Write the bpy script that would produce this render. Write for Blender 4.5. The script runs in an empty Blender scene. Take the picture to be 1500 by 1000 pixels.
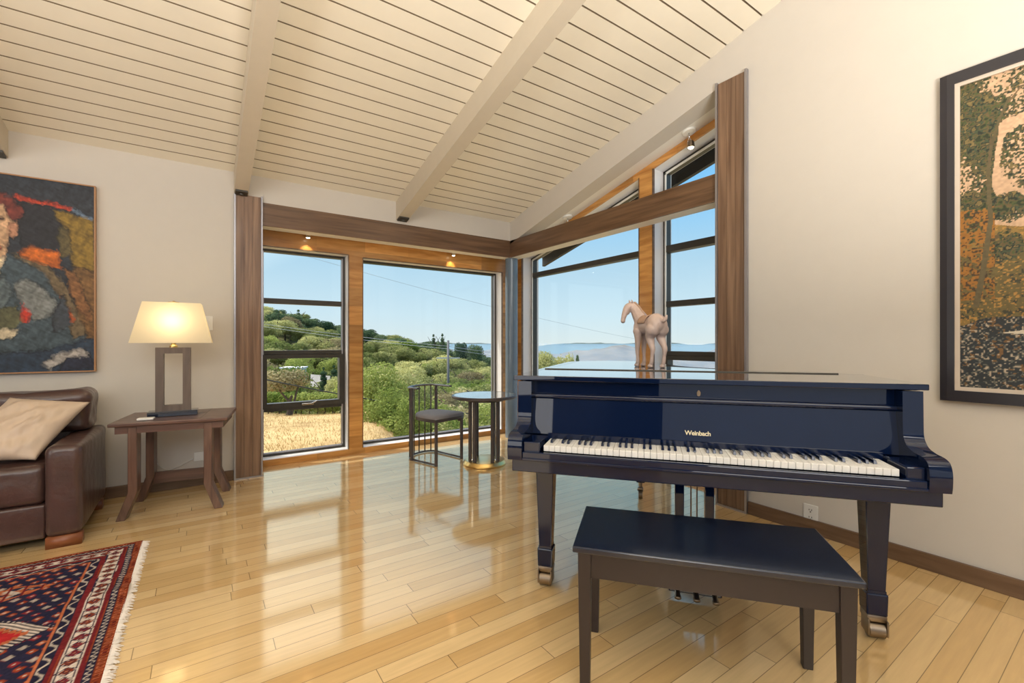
import bpy, bmesh, math, random
import numpy as np
from mathutils import Vector, Matrix, noise as mnoise

scene = bpy.context.scene
COL = scene.collection
PI = math.pi

# ------------------------------------------------------------------ camera
TH = math.radians(55.32)          # heading of the view (x runs along the window wall, y outdoors)
FW = Vector((math.cos(TH), math.sin(TH), 0))
RT = Vector((math.sin(TH), -math.cos(TH), 0))
cd = bpy.data.cameras.new('camera')
cam = bpy.data.objects.new('camera', cd)
COL.objects.link(cam)
cam.location = (0, 0, 1.15)
cam.rotation_euler = (PI / 2, 0, TH - PI / 2)
cd.sensor_width = 36.0
cd.lens = 659.0 / 1500.0 * 36.0
cd.shift_y = (501.2 - 500) / 1500.0
cd.clip_start = 0.05
cd.clip_end = 20000
scene.camera = cam

# ------------------------------------------------------------------ sky, sun, lights, exposure
world = bpy.data.worlds.new('sky')
scene.world = world
world.use_nodes = True
nt = world.node_tree
nt.nodes.clear()
_o = nt.nodes.new('ShaderNodeOutputWorld')
_b = nt.nodes.new('ShaderNodeBackground')
_tc = nt.nodes.new('ShaderNodeTexCoord')
_sx = nt.nodes.new('ShaderNodeSeparateXYZ')
_r = nt.nodes.new('ShaderNodeValToRGB')
nt.links.new(_tc.outputs['Generated'], _sx.inputs[0])
nt.links.new(_sx.outputs['Z'], _r.inputs[0])
nt.links.new(_r.outputs[0], _b.inputs[0])
nt.links.new(_b.outputs[0], _o.inputs[0])
e = _r.color_ramp.elements
e[0].position = 0.0
e[0].color = (0.66, 0.75, 0.77, 1)
e[1].position = 0.95
e[1].color = (0.05, 0.22, 0.62, 1)
for p, c in ((0.06, (0.57, 0.73, 0.82, 1)), (0.17, (0.42, 0.63, 0.79, 1)), (0.30, (0.23, 0.55, 0.87, 1)), (0.5, (0.11, 0.38, 0.80, 1))):
    k = e.new(p)
    k.color = c
_b.inputs[1].default_value = 0.98

sd = bpy.data.lights.new('sun', 'SUN')
sd.energy = 2.7
sd.angle = math.radians(0.6)
sd.color = (1.0, 0.96, 0.90)
sun = bpy.data.objects.new('sun', sd)
COL.objects.link(sun)
_el, _az = math.radians(61), math.radians(138)   # towards the sun
_d = Vector((math.cos(_el) * math.cos(_az), math.cos(_el) * math.sin(_az), math.sin(_el)))
sun.rotation_euler = (-_d).to_track_quat('-Z', 'Y').to_euler()


# bright haze round the sun
_dp = nt.nodes.new('ShaderNodeVectorMath')
_dp.operation = 'DOT_PRODUCT'
_nm = nt.nodes.new('ShaderNodeVectorMath')
_nm.operation = 'NORMALIZE'
nt.links.new(_tc.outputs['Generated'], _nm.inputs[0])
nt.links.new(_nm.outputs[0], _dp.inputs[0])
_dp.inputs[1].default_value = _d
_mr = nt.nodes.new('ShaderNodeMapRange')
_mr.inputs[1].default_value = 0.40
_mr.inputs[2].default_value = 1.0
nt.links.new(_dp.outputs['Value'], _mr.inputs[0])
_pw = nt.nodes.new('ShaderNodeMath')
_pw.operation = 'POWER'
_pw.inputs[1].default_value = 1.15
nt.links.new(_mr.outputs[0], _pw.inputs[0])
_sc = nt.nodes.new('ShaderNodeVectorMath')
_sc.operation = 'SCALE'
_sc.inputs[0].default_value = (3.3, 2.8, 2.0)
nt.links.new(_pw.outputs[0], _sc.inputs['Scale'])
_ad = nt.nodes.new('ShaderNodeVectorMath')
_ad.operation = 'ADD'
nt.links.new(_r.outputs[0], _ad.inputs[0])
nt.links.new(_sc.outputs[0], _ad.inputs[1])
nt.links.new(_ad.outputs[0], _b.inputs[0])


def area(name, loc, target, sx, sy, power, color=(1, 1, 1)):
    d = bpy.data.lights.new(name, 'AREA')
    d.shape = 'RECTANGLE'
    d.size, d.size_y, d.energy, d.color = sx, sy, power, color
    o = bpy.data.objects.new(name, d)
    COL.objects.link(o)
    o.location = loc
    o.rotation_euler = (Vector(target) - Vector(loc)).to_track_quat('-Z', 'Y').to_euler()
    return o


# added area lights standing in for unseen daylight behind and beside the camera
area('added_fill_high', (-0.6, -3.35, 3.15), (0.6, 3.4, 2.2), 6.6, 1.5, 170, (1.0, 0.96, 0.89))
area('added_fill_low', (-0.6, -3.35, 1.15), (0.3, 3.0, 1.5), 5.6, 2.0, 22, (0.86, 0.92, 1.0))
area('added_fill_side', (-4.35, 0.6, 1.6), (3.0, 1.6, 2.2), 3.6, 2.2, 60, (1.0, 0.97, 0.92))
# two added upward fills, out of view, to lighten the ceiling
area('upward_fill_left', (-2.0, 0.6, 1.6), (-2.0, 0.6, 4.2), 0.8, 0.8, 60, (1.0, 0.96, 0.89))
area('upward_fill_right', (0.7, -1.1, 1.3), (0.7, -1.1, 4.2), 1.0, 1.0, 190, (1.0, 0.96, 0.89))

scene.view_settings.view_transform = 'Standard'
scene.view_settings.look = 'None'
scene.view_settings.exposure = 0.25
scene.view_settings.gamma = 1.0
scene.view_settings.use_curve_mapping = False
scene.cycles.use_denoising = True
scene.cycles.max_bounces = 10
scene.cycles.diffuse_bounces = 5
scene.cycles.glossy_bounces = 5
scene.cycles.transparent_max_bounces = 16
scene.cycles.caustics_reflective = False
scene.cycles.caustics_refractive = False


# ------------------------------------------------------------------ materials
def sock(n, *names):
    for s in names:
        if s in n.inputs:
            return n.inputs[s]


def new_mat(name):
    m = bpy.data.materials.new(name)
    m.use_nodes = True
    t = m.node_tree
    b = t.nodes['Principled BSDF']
    return m, t, b


def N(t, kind, **kw):
    n = t.nodes.new(kind)
    for k, v in kw.items():
        setattr(n, k, v)
    return n


def pbr(name, color, rough=0.5, metal=0.0, coat=0.0, var=0.06, scale=12.0, bump=0.0, bscale=60.0, spec=0.5, coat_rough=0.03):
    m, t, b = new_mat(name)
    b.inputs['Roughness'].default_value = rough
    b.inputs['Metallic'].default_value = metal
    sock(b, 'Specular IOR Level').default_value = spec
    if coat:
        sock(b, 'Coat Weight').default_value = coat
        sock(b, 'Coat Roughness').default_value = coat_rough
    tc = N(t, 'ShaderNodeTexCoord')
    nz = N(t, 'ShaderNodeTexNoise')
    nz.inputs['Scale'].default_value = scale
    nz.inputs['Detail'].default_value = 3
    t.links.new(tc.outputs['Object'], nz.inputs['Vector'])
    mx = N(t, 'ShaderNodeMix', data_type='RGBA')
    c1 = tuple(max(0, x * (1 - var)) for x in color) + (1,)
    c2 = tuple(min(1, x * (1 + var)) for x in color) + (1,)
    mx.inputs[6].default_value = c1
    mx.inputs[7].default_value = c2
    t.links.new(nz.outputs['Fac'], mx.inputs[0])
    t.links.new(mx.outputs[2], b.inputs['Base Color'])
    if bump:
        n2 = N(t, 'ShaderNodeTexNoise')
        n2.inputs['Scale'].default_value = bscale
        n2.inputs['Detail'].default_value = 4
        t.links.new(tc.outputs['Object'], n2.inputs['Vector'])
        bp = N(t, 'ShaderNodeBump')
        bp.inputs['Strength'].default_value = bump
        bp.inputs['Distance'].default_value = 0.01
        t.links.new(n2.outputs['Fac'], bp.inputs['Height'])
        t.links.new(bp.outputs['Normal'], b.inputs['Normal'])
    return m


def wood(name, dark, light, stretch=(1, 12, 12), rough=0.4, coat=0.0, scale=3.0, block=None, spec=0.5):
    """Grain runs along the axis whose stretch is 1. block=(axis, length) gives butt-jointed pieces of differing tone."""
    m, t, b = new_mat(name)
    b.inputs['Roughness'].default_value = rough
    sock(b, 'Specular IOR Level').default_value = spec
    if coat:
        sock(b, 'Coat Weight').default_value = coat
        sock(b, 'Coat Roughness').default_value = 0.08
    tc = N(t, 'ShaderNodeTexCoord')
    mp = N(t, 'ShaderNodeMapping')
    mp.inputs['Scale'].default_value = stretch
    t.links.new(tc.outputs['Object'], mp.inputs['Vector'])
    nz = N(t, 'ShaderNodeTexNoise')
    nz.inputs['Scale'].default_value = scale
    nz.inputs['Detail'].default_value = 6
    nz.inputs['Distortion'].default_value = 0.6
    t.links.new(mp.outputs[0], nz.inputs['Vector'])
    rp = N(t, 'ShaderNodeValToRGB')
    rp.color_ramp.elements[0].position = 0.28
    rp.color_ramp.elements[0].color = (*dark, 1)
    rp.color_ramp.elements[1].position = 0.72
    rp.color_ramp.elements[1].color = (*light, 1)
    t.links.new(nz.outputs['Fac'], rp.inputs[0])
    out = rp.outputs[0]
    if block:
        s = N(t, 'ShaderNodeSeparateXYZ')
        t.links.new(tc.outputs['Object'], s.inputs[0])
        cmb = N(t, 'ShaderNodeCombineXYZ')
        for ax, ln in block:
            mu = N(t, 'ShaderNodeMath', operation='DIVIDE')
            t.links.new(s.outputs[ax], mu.inputs[0])
            mu.inputs[1].default_value = ln
            fl = N(t, 'ShaderNodeMath', operation='FLOOR')
            t.links.new(mu.outputs[0], fl.inputs[0])
            t.links.new(fl.outputs[0], cmb.inputs[ax])
        wn = N(t, 'ShaderNodeTexWhiteNoise')
        t.links.new(cmb.outputs[0], wn.inputs['Vector'])
        mr = N(t, 'ShaderNodeMapRange')
        mr.inputs[3].default_value = 0.72
        mr.inputs[4].default_value = 1.25
        t.links.new(wn.outputs['Value'], mr.inputs[0])
        vm = N(t, 'ShaderNodeVectorMath', operation='SCALE')
        t.links.new(out, vm.inputs[0])
        t.links.new(mr.outputs[0], vm.inputs['Scale'])
        out = vm.outputs[0]
    t.links.new(out, b.inputs['Base Color'])
    return m


def floor_material():
    m, t, b = new_mat('maple_strip_floor')
    tc = N(t, 'ShaderNodeTexCoord')
    s = N(t, 'ShaderNodeSeparateXYZ')
    t.links.new(tc.outputs['Object'], s.inputs[0])

    def M(op, a, bb=None):
        n = N(t, 'ShaderNodeMath', operation=op)
        for i, v in enumerate((a, bb)):
            if v is None:
                continue
            if isinstance(v, (int, float)):
                n.inputs[i].default_value = v
            else:
                t.links.new(v, n.inputs[i])
        return n.outputs[0]
    row_f = M('DIVIDE', s.outputs[1], 0.0787)
    row = M('FLOOR', row_f)
    w1 = N(t, 'ShaderNodeTexWhiteNoise', noise_dimensions='1D')
    t.links.new(row, w1.inputs['W'])
    xo = M('ADD', M('DIVIDE', s.outputs[0], 0.95), M('MULTIPLY', w1.outputs['Value'], 9.0))
    brd = M('FLOOR', xo)
    cmb = N(t, 'ShaderNodeCombineXYZ')
    t.links.new(row, cmb.inputs[0])
    t.links.new(brd, cmb.inputs[1])
    w2 = N(t, 'ShaderNodeTexWhiteNoise', noise_dimensions='2D')
    t.links.new(cmb.outputs[0], w2.inputs['Vector'])
    rp = N(t, 'ShaderNodeValToRGB')
    el = rp.color_ramp.elements
    el[0].position, el[0].color = 0.0, (0.66, 0.43, 0.185, 1)
    el[1].position, el[1].color = 1.0, (0.82, 0.60, 0.32, 1)
    k = el.new(0.5)
    k.color = (0.74, 0.515, 0.25, 1)
    t.links.new(w2.outputs['Value'], rp.inputs[0])
    mp = N(t, 'ShaderNodeMapping')
    mp.inputs['Scale'].default_value = (2.0, 26, 1)
    t.links.new(tc.outputs['Object'], mp.inputs['Vector'])
    nz = N(t, 'ShaderNodeTexNoise')
    nz.inputs['Scale'].default_value = 2.2
    nz.inputs['Detail'].default_value = 5
    t.links.new(mp.outputs[0], nz.inputs['Vector'])
    mr = N(t, 'ShaderNodeMapRange')
    mr.inputs[3].default_value = 0.84
    mr.inputs[4].default_value = 1.14
    t.links.new(nz.outputs['Fac'], mr.inputs[0])
    fy = M('FRACT', row_f)
    fx = M('FRACT', xo)
    seam_y = M('MINIMUM', fy, M('SUBTRACT', 1.0, fy))
    seam_x = M('MINIMUM', fx, M('SUBTRACT', 1.0, fx))
    gy = M('GREATER_THAN', seam_y, 0.016)
    gx = M('GREATER_THAN', seam_x, 0.0016)
    g = M('MULTIPLY', gy, gx)
    gg = M('ADD', M('MULTIPLY', g, 0.62), 0.38)
    tot = M('MULTIPLY', mr.outputs[0], gg)
    vm = N(t, 'ShaderNodeVectorMath', operation='SCALE')
    t.links.new(rp.outputs[0], vm.inputs[0])
    t.links.new(tot, vm.inputs['Scale'])
    t.links.new(vm.outputs[0], b.inputs['Base Color'])
    b.inputs['Roughness'].default_value = 0.5
    sock(b, 'Specular IOR Level').default_value = 0.0
    # varnish gloss: amber tint put in to warm mirrored daylight, growing towards grazing view
    gl = N(t, 'ShaderNodeBsdfGlossy')
    gl.inputs['Color'].default_value = (1.0, 0.84, 0.62, 1)
    gl.inputs['Roughness'].default_value = 0.09
    lw = N(t, 'ShaderNodeLayerWeight')
    lw.inputs[0].default_value = 0.5
    pw = M('POWER', lw.outputs['Facing'], 2.6)
    fac = M('ADD', M('MULTIPLY', pw, 0.86), 0.09)
    ms = N(t, 'ShaderNodeMixShader')
    t.links.new(fac, ms.inputs[0])
    t.links.new(b.outputs[0], ms.inputs[1])
    t.links.new(gl.outputs[0], ms.inputs[2])
    t.links.new(ms.outputs[0], t.nodes['Material Output'].inputs[0])
    # each strip lies a hair out of plane, as old floors do
    n3 = N(t, 'ShaderNodeTexNoise')
    n3.inputs['Scale'].default_value = 2.5
    t.links.new(tc.outputs['Object'], n3.inputs['Vector'])
    hh = M('ADD', M('MULTIPLY', g, 0.10), M('ADD', M('MULTIPLY', w2.outputs['Value'], 0.03), M('MULTIPLY', n3.outputs['Fac'], 0.25)))
    bp = N(t, 'ShaderNodeBump')
    bp.inputs['Strength'].default_value = 0.22
    bp.inputs['Distance'].default_value = 0.01
    t.links.new(hh, bp.inputs['Height'])
    t.links.new(bp.outputs['Normal'], b.inputs['Normal'])
    t.links.new(bp.outputs['Normal'], gl.inputs['Normal'])
    return m


def attr_mat(name, rough=0.8, spec=0.3, bump=0.0):
    m, t, b = new_mat(name)
    a = N(t, 'ShaderNodeAttribute', attribute_name='Col')
    t.links.new(a.outputs['Color'], b.inputs['Base Color'])
    b.inputs['Roughness'].default_value = rough
    sock(b, 'Specular IOR Level').default_value = spec
    return m


def glass_material():
    m = bpy.data.materials.new('window_glass')
    m.use_nodes = True
    t = m.node_tree
    t.nodes.clear()
    o = N(t, 'ShaderNodeOutputMaterial')
    tr = N(t, 'ShaderNodeBsdfTransparent')
    tr.inputs[0].default_value = (0.97, 0.985, 0.98, 1)
    gl = N(t, 'ShaderNodeBsdfGlossy')
    gl.inputs['Roughness'].default_value = 0.0
    lw = N(t, 'ShaderNodeLayerWeight')
    lw.inputs[0].default_value = 0.5
    pw = N(t, 'ShaderNodeMath', operation='POWER')
    t.links.new(lw.outputs['Facing'], pw.inputs[0])
    pw.inputs[1].default_value = 6.0
    fr = N(t, 'ShaderNodeMath', operation='MULTIPLY_ADD')
    t.links.new(pw.outputs[0], fr.inputs[0])
    fr.inputs[1].default_value = 0.6
    fr.inputs[2].default_value = 0.012
    mx = N(t, 'ShaderNodeMixShader')
    t.links.new(fr.outputs[0], mx.inputs[0])
    t.links.new(tr.outputs[0], mx.inputs[1])
    t.links.new(gl.outputs[0], mx.inputs[2])
    t.links.new(mx.outputs[0], o.inputs[0])
    return m


def emit_mat(name, color, strength):
    m = bpy.data.materials.new(name)
    m.use_nodes = True
    t = m.node_tree
    t.nodes.clear()
    o = N(t, 'ShaderNodeOutputMaterial')
    em = N(t, 'ShaderNodeEmission')
    em.inputs[0].default_value = (*color, 1)
    em.inputs[1].default_value = strength
    t.links.new(em.outputs[0], o.inputs[0])
    return m


def leaf_mat(name, c1, c2, trans=0.35):
    m = bpy.data.materials.new(name)
    m.use_nodes = True
    t = m.node_tree
    t.nodes.clear()
    o = N(t, 'ShaderNodeOutputMaterial')
    oi = N(t, 'ShaderNodeObjectInfo')
    tc = N(t, 'ShaderNodeTexCoord')
    nz = N(t, 'ShaderNodeTexNoise')
    nz.inputs['Scale'].default_value = 1.7
    nz.inputs['Detail'].default_value = 4
    t.links.new(tc.outputs['Object'], nz.inputs['Vector'])
    ad = N(t, 'ShaderNodeMath', operation='MULTIPLY_ADD')
    t.links.new(oi.outputs['Random'], ad.inputs[0])
    ad.inputs[1].default_value = 0.9
    sb = N(t, 'ShaderNodeMath', operation='MULTIPLY_ADD')
    t.links.new(nz.outputs['Fac'], sb.inputs[0])
    sb.inputs[1].default_value = 1.6
    sb.inputs[2].default_value = -0.75
    t.links.new(sb.outputs[0], ad.inputs[2])
    mx = N(t, 'ShaderNodeMix', data_type='RGBA')
    mx.clamp_factor = True
    mx.inputs[6].default_value = (*c1, 1)
    mx.inputs[7].default_value = (*c2, 1)
    t.links.new(ad.outputs[0], mx.inputs[0])
    df = N(t, 'ShaderNodeBsdfDiffuse')
    tl = N(t, 'ShaderNodeBsdfTranslucent')
    ms = N(t, 'ShaderNodeMixShader')
    ms.inputs[0].default_value = trans
    t.links.new(mx.outputs[2], df.inputs[0])
    t.links.new(mx.outputs[2], tl.inputs[0])
    t.links.new(df.outputs[0], ms.inputs[1])
    t.links.new(tl.outputs[0], ms.inputs[2])
    t.links.new(ms.outputs[0], o.inputs[0])
    return m


M_WALL = pbr('cream_wall_paint', (0.62, 0.58, 0.525), 0.7, var=0.02, bump=0.04, bscale=180)
M_BACK = pbr('blue_grey_back_wall', (0.055, 0.07, 0.105), 0.6)
M_CEIL = pbr('white_ceiling_paint', (0.86, 0.81, 0.69), 0.6, var=0.03, bump=0.05, bscale=40)
M_GROOVE = pbr('painted_groove_shade', (0.24, 0.18, 0.11), 0.8)  # dark tone paints the shade inside the ceiling grooves
M_BEAM = pbr('taupe_beam_paint', (0.62, 0.555, 0.45), 0.6, var=0.04)
M_WHITE = pbr('white_soffit_paint', (0.84, 0.82, 0.76), 0.45, var=0.02)
M_REVEAL = pbr('grey_reveal_paint', (0.82, 0.80, 0.80), 0.45, var=0.03)
M_FLOOR = floor_material()
M_WALNUT_V = wood('walnut_upright', (0.115, 0.062, 0.036), (0.30, 0.185, 0.115), (14, 14, 0.7), 0.35, 0.2, 2.0, block=[(0, 0.071), (1, 0.071)])
M_WALNUT_H = wood('walnut_beam', (0.085, 0.044, 0.022), (0.20, 0.11, 0.058), (0.8, 0.8, 16), 0.35, 0.2, 2.0)
M_CEDAR = wood('cedar_cladding', (0.42, 0.17, 0.035), (0.66, 0.34, 0.10), (1.2, 1.2, 10), 0.35, 0.2, 2.4, block=[(0, 0.47), (1, 0.47), (2, 0.19)])
M_BASE = wood('walnut_baseboard', (0.10, 0.055, 0.03), (0.20, 0.12, 0.07), (1, 1, 10), 0.4)
M_BRONZE = pbr('bronze_window_frame', (0.045, 0.040, 0.032), 0.4, var=0.1)
M_ALU = pbr('grey_metal_edge', (0.40, 0.39, 0.42), 0.35, metal=0.8, var=0.05)
M_COLUMN = pbr('blue_grey_column_paint', (0.13, 0.18, 0.24), 0.3, var=0.04, coat=0.3)
M_GLASS = glass_material()
M_PIANO = pbr('piano_polish', (0.003, 0.009, 0.036), 0.12, var=0.1, coat=1.0, coat_rough=0.02, spec=0.0)  # navy base colour carries the blue cast reflected on the black polish
M_LID = pbr('piano_lid_polish', (0.004, 0.011, 0.034), 0.06, var=0.05, coat=1.0, coat_rough=0.01, spec=0.5)  # same reflected blue put into the lid's base colour
M_LID.node_tree.nodes['Principled BSDF'].inputs['Coat IOR'].default_value = 3.3
M_PIANO_SATIN = pbr('bench_ebony', (0.008, 0.013, 0.030), 0.22, var=0.15, coat=0.6, coat_rough=0.10)
M_BENCH_LEG = pbr('bench_dark_stain', (0.024, 0.017, 0.019), 0.35, var=0.15)
M_IVORY = pbr('ivory_key', (0.82, 0.81, 0.79), 0.25, var=0.02)
M_BRASS = pbr('aged_brass', (0.25, 0.20, 0.15), 0.38, metal=1.0, var=0.1)
M_GOLD = pbr('polished_brass', (0.72, 0.50, 0.19), 0.28, metal=1.0, var=0.04)
M_CHROME = pbr('chrome', (0.7, 0.7, 0.72), 0.12, metal=1.0, var=0.02)
M_LETTER = pbr('gold_letters', (0.80, 0.70, 0.48), 0.4, var=0.05)
M_DARKTUBE = pbr('dark_brown_tube', (0.060, 0.048, 0.046), 0.35, var=0.1)
M_SEAT = pbr('grey_seat_fabric', (0.20, 0.19, 0.20), 0.7, var=0.1, bump=0.2, bscale=300)
M_TABLEGLASS = pbr('table_glass_top', (0.30, 0.38, 0.42), 0.04, var=0.02, coat=1.0, spec=0.8)
M_LEATHER = pbr('brown_leather', (0.078, 0.042, 0.036), 0.30, var=0.4, scale=7, bump=0.7, bscale=13, coat=0.15)
M_PILLOW = pbr('tan_satin_pillow', (0.60, 0.47, 0.36), 0.45, var=0.1, scale=5, bump=0.6, bscale=9)
M_FOOT = wood('red_brown_foot', (0.18, 0.055, 0.02), (0.30, 0.10, 0.035), (1, 8, 8), 0.35)
M_SIDE = wood('side_table_wood', (0.060, 0.028, 0.022), (0.17, 0.085, 0.06), (1, 10, 10), 0.35, 0.2)
M_SIDE_V = wood('side_table_leg_wood', (0.060, 0.028, 0.022), (0.20, 0.11, 0.075), (10, 10, 1), 0.35, 0.2)
M_LAMPFRAME = wood('lamp_frame_wood', (0.085, 0.062, 0.05), (0.17, 0.125, 0.10), (10, 10, 1), 0.4)
M_LAMPBASE = pbr('lamp_base_black', (0.012, 0.018, 0.035), 0.2, coat=0.6)
M_PLASTIC = pbr('white_plastic', (0.80, 0.79, 0.76), 0.35, var=0.02)
M_SLOT = pbr('dark_slot', (0.05, 0.045, 0.04), 0.5)
M_HORSE = pbr('glazed_horse_clay', (0.56, 0.43, 0.38), 0.38, var=0.25, scale=22, bump=0.15, bscale=40, coat=0.15)
M_HORSE2 = pbr('horse_saddle_clay', (0.42, 0.27, 0.19), 0.5, var=0.2, scale=20)
M_FRAMEBLACK = pbr('black_picture_frame', (0.022, 0.020, 0.026), 0.35, var=0.1)
M_LINER = pbr('linen_liner', (0.62, 0.53, 0.44), 0.8, var=0.05)
M_OAKFRAME = pbr('thin_oak_frame', (0.40, 0.20, 0.08), 0.45, var=0.1)
M_PAINT = attr_mat('oil_paint', 0.5, 0.35)
M_RUG = attr_mat('woven_rug', 0.95, 0.1)
M_FRINGE = pbr('white_fringe', (0.74, 0.68, 0.62), 0.9, var=0.1)
M_BULB = emit_mat('bulb_glow', (1.0, 0.85, 0.6), 9.0)
M_ROOF = pbr('dark_roof_boards', (0.035, 0.032, 0.028), 0.7, var=0.15)
M_EXT = pbr('grey_stucco', (0.5, 0.48, 0.45), 0.8)
M_BARK = pbr('bark', (0.10, 0.075, 0.055), 0.9, var=0.3, scale=8)
M_OAK = leaf_mat('oak_leaves', (0.13, 0.175, 0.05), (0.62, 0.60, 0.27))
M_DARKLEAF = leaf_mat('dark_conifer', (0.05, 0.10, 0.055), (0.20, 0.26, 0.13), 0.2)
M_BRIGHT = leaf_mat('bright_leaves', (0.13, 0.20, 0.04), (0.43, 0.48, 0.15), 0.4)
M_OLIVE = leaf_mat('olive_brown_leaves', (0.20, 0.17, 0.09), (0.55, 0.48, 0.27))
M_WIRE = pbr('black_cable', (0.03, 0.035, 0.035), 0.5)
M_WIRE2 = pbr('pale_wire', (0.36, 0.40, 0.44), 0.5)
M_POLE = pbr('grey_pole_wood', (0.16, 0.16, 0.17), 0.8)
M_HOUSE = pbr('white_render', (0.72, 0.73, 0.75), 0.7)
M_HILL = pbr('dry_hills', (0.15, 0.14, 0.115), 0.9, var=0.95, scale=0.009)
M_FOREST = pbr('forested_mountain', (0.06, 0.08, 0.06), 0.95, var=0.4, scale=0.003)
M_GRASSBLADE = leaf_mat('dry_grass_blades', (0.42, 0.30, 0.13), (0.66, 0.50, 0.27), 0.3)


def ground_material():
    m, t, b = new_mat('dry_grass_ground')
    tc = N(t, 'ShaderNodeTexCoord')
    nz = N(t, 'ShaderNodeTexNoise')
    nz.inputs['Scale'].default_value = 1.3
    nz.inputs['Detail'].default_value = 9
    nz.inputs['Roughness'].default_value = 0.72
    t.links.new(tc.outputs['Object'], nz.inputs['Vector'])
    rp = N(t, 'ShaderNodeValToRGB')
    el = rp.color_ramp.elements
    el[0].position, el[0].color = 0.30, (0.26, 0.17, 0.08, 1)
    el[1].position, el[1].color = 0.70, (0.60, 0.445, 0.23, 1)
    k = el.new(0.45)
    k.color = (0.47, 0.33, 0.16, 1)
    t.links.new(nz.outputs['Fac'], rp.inputs[0])
    ln_ = N(t, 'ShaderNodeVectorMath', operation='LENGTH')
    t.links.new(tc.outputs['Object'], ln_.inputs[0])
    fr_ = N(t, 'ShaderNodeMapRange')
    fr_.inputs[1].default_value = 15
    fr_.inputs[2].default_value = 26
    t.links.new(ln_.outputs['Value'], fr_.inputs[0])
    mg = N(t, 'ShaderNodeMix', data_type='RGBA')
    mg.inputs[7].default_value = (0.13, 0.13, 0.055, 1)
    t.links.new(fr_.outputs[0], mg.inputs[0])
    t.links.new(rp.outputs[0], mg.inputs[6])
    t.links.new(mg.outputs[2], b.inputs['Base Color'])
    b.inputs['Roughness'].default_value = 0.95
    sock(b, 'Specular IOR Level').default_value = 0.1
    return m


M_GROUND = ground_material()


# ------------------------------------------------------------------ builders
def obj(name, bm, mat, parent=None, smooth=False, loc=None, rotz=None):
    me = bpy.data.meshes.new(name)
    bm.normal_update()
    bm.to_mesh(me)
    bm.free()
    mats = mat if isinstance(mat, (list, tuple)) else [mat]
    for x in mats:
        me.materials.append(x)
    if smooth:
        for p in me.polygons:
            p.use_smooth = True
    o = bpy.data.objects.new(name, me)
    COL.objects.link(o)
    if parent is not None:
        o.parent = parent
    if loc is not None:
        o.location = loc
    if rotz is not None:
        o.rotation_euler = (0, 0, rotz)
    return o


def soft(o, angle=35):
    """smooth shading with creases kept at sharp edges"""
    me = o.data
    for p in me.polygons:
        p.use_smooth = True
    bm = bmesh.new()
    bm.from_mesh(me)
    lim = math.radians(angle)
    for ed in bm.edges:
        if len(ed.link_faces) == 2 and ed.calc_face_angle(0) > lim:
            ed.smooth = False
    bm.to_mesh(me)
    bm.free()
    return o


def thing(name, label, cat, loc=(0, 0, 0), rotz=0.0, group=None, kind=None):
    o = bpy.data.objects.new(name, None)
    o.empty_display_size = 0.1
    COL.objects.link(o)
    o.location = loc
    o.rotation_euler = (0, 0, rotz)
    return tag(o, label, cat, group, kind)


def tag(o, label=None, cat=None, group=None, kind=None):
    if label:
        o['label'] = label
    if cat:
        o['category'] = cat
    if group:
        o['group'] = group
    if kind:
        o['kind'] = kind
    return o


def BM():
    return bmesh.new()


def box(bm, x0, x1, y0, y1, z0, z1, mat=0, bev=0.0, seg=2, M=None):
    r = bmesh.ops.create_cube(bm, size=1.0)
    vs = r['verts']
    for v in vs:
        v.co = Vector((x0 + (v.co.x + .5) * (x1 - x0), y0 + (v.co.y + .5) * (y1 - y0), z0 + (v.co.z + .5) * (z1 - z0)))
    fs = {f for v in vs for f in v.link_faces}
    if bev:
        es = list({e for v in vs for e in v.link_edges})
        rr = bmesh.ops.bevel(bm, geom=es, offset=bev, segments=seg, profile=0.5, affect='EDGES')
        fs = set(rr['faces']) | {f for f in fs if f.is_valid}
        vs = list({v for f in fs for v in f.verts})
    for f in fs:
        f.material_index = mat
    if M is not None:
        for v in vs:
            v.co = M @ v.co
    return vs


def frustum(bm, c, w0, d0, z0, w1, d1, z1, c1=None, mat=0, bev=0.0):
    """tapered square post from z0 (w0 x d0) to z1 (w1 x d1)"""
    c1 = c1 or c
    a = [bm.verts.new((c[0] + sx * w0 / 2, c[1] + sy * d0 / 2, z0)) for sx, sy in ((-1, -1), (1, -1), (1, 1), (-1, 1))]
    b = [bm.verts.new((c1[0] + sx * w1 / 2, c1[1] + sy * d1 / 2, z1)) for sx, sy in ((-1, -1), (1, -1), (1, 1), (-1, 1))]
    fs = [bm.faces.new(a[::-1]), bm.faces.new(b)]
    for i in range(4):
        j = (i + 1) % 4
        fs.append(bm.faces.new((a[i], a[j], b[j], b[i])))
    for f in fs:
        f.material_index = mat
    if bev:
        es = list({e for f in fs for e in f.edges})
        bmesh.ops.bevel(bm, geom=es, offset=bev, segments=2, profile=0.5, affect='EDGES')


def prism(bm, pts, h0, h1, axis='z', mat=0):
    """extrude a polygon: axis z -> pts are (x,y); axis x -> (y,z); axis y -> (x,z)"""
    def mk(p, h):
        return {'z': (p[0], p[1], h), 'x': (h, p[0], p[1]), 'y': (p[0], h, p[1])}[axis]
    a = [bm.verts.new(mk(p, h0)) for p in pts]
    b = [bm.verts.new(mk(p, h1)) for p in pts]
    fs = [bm.faces.new(a), bm.faces.new(b[::-1])]
    n = len(pts)
    for i in range(n):
        j = (i + 1) % n
        fs.append(bm.faces.new((a[i], b[i], b[j], a[j])))
    for f in fs:
        f.material_index = mat
    bmesh.ops.recalc_face_normals(bm, faces=fs)
    return fs


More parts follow.
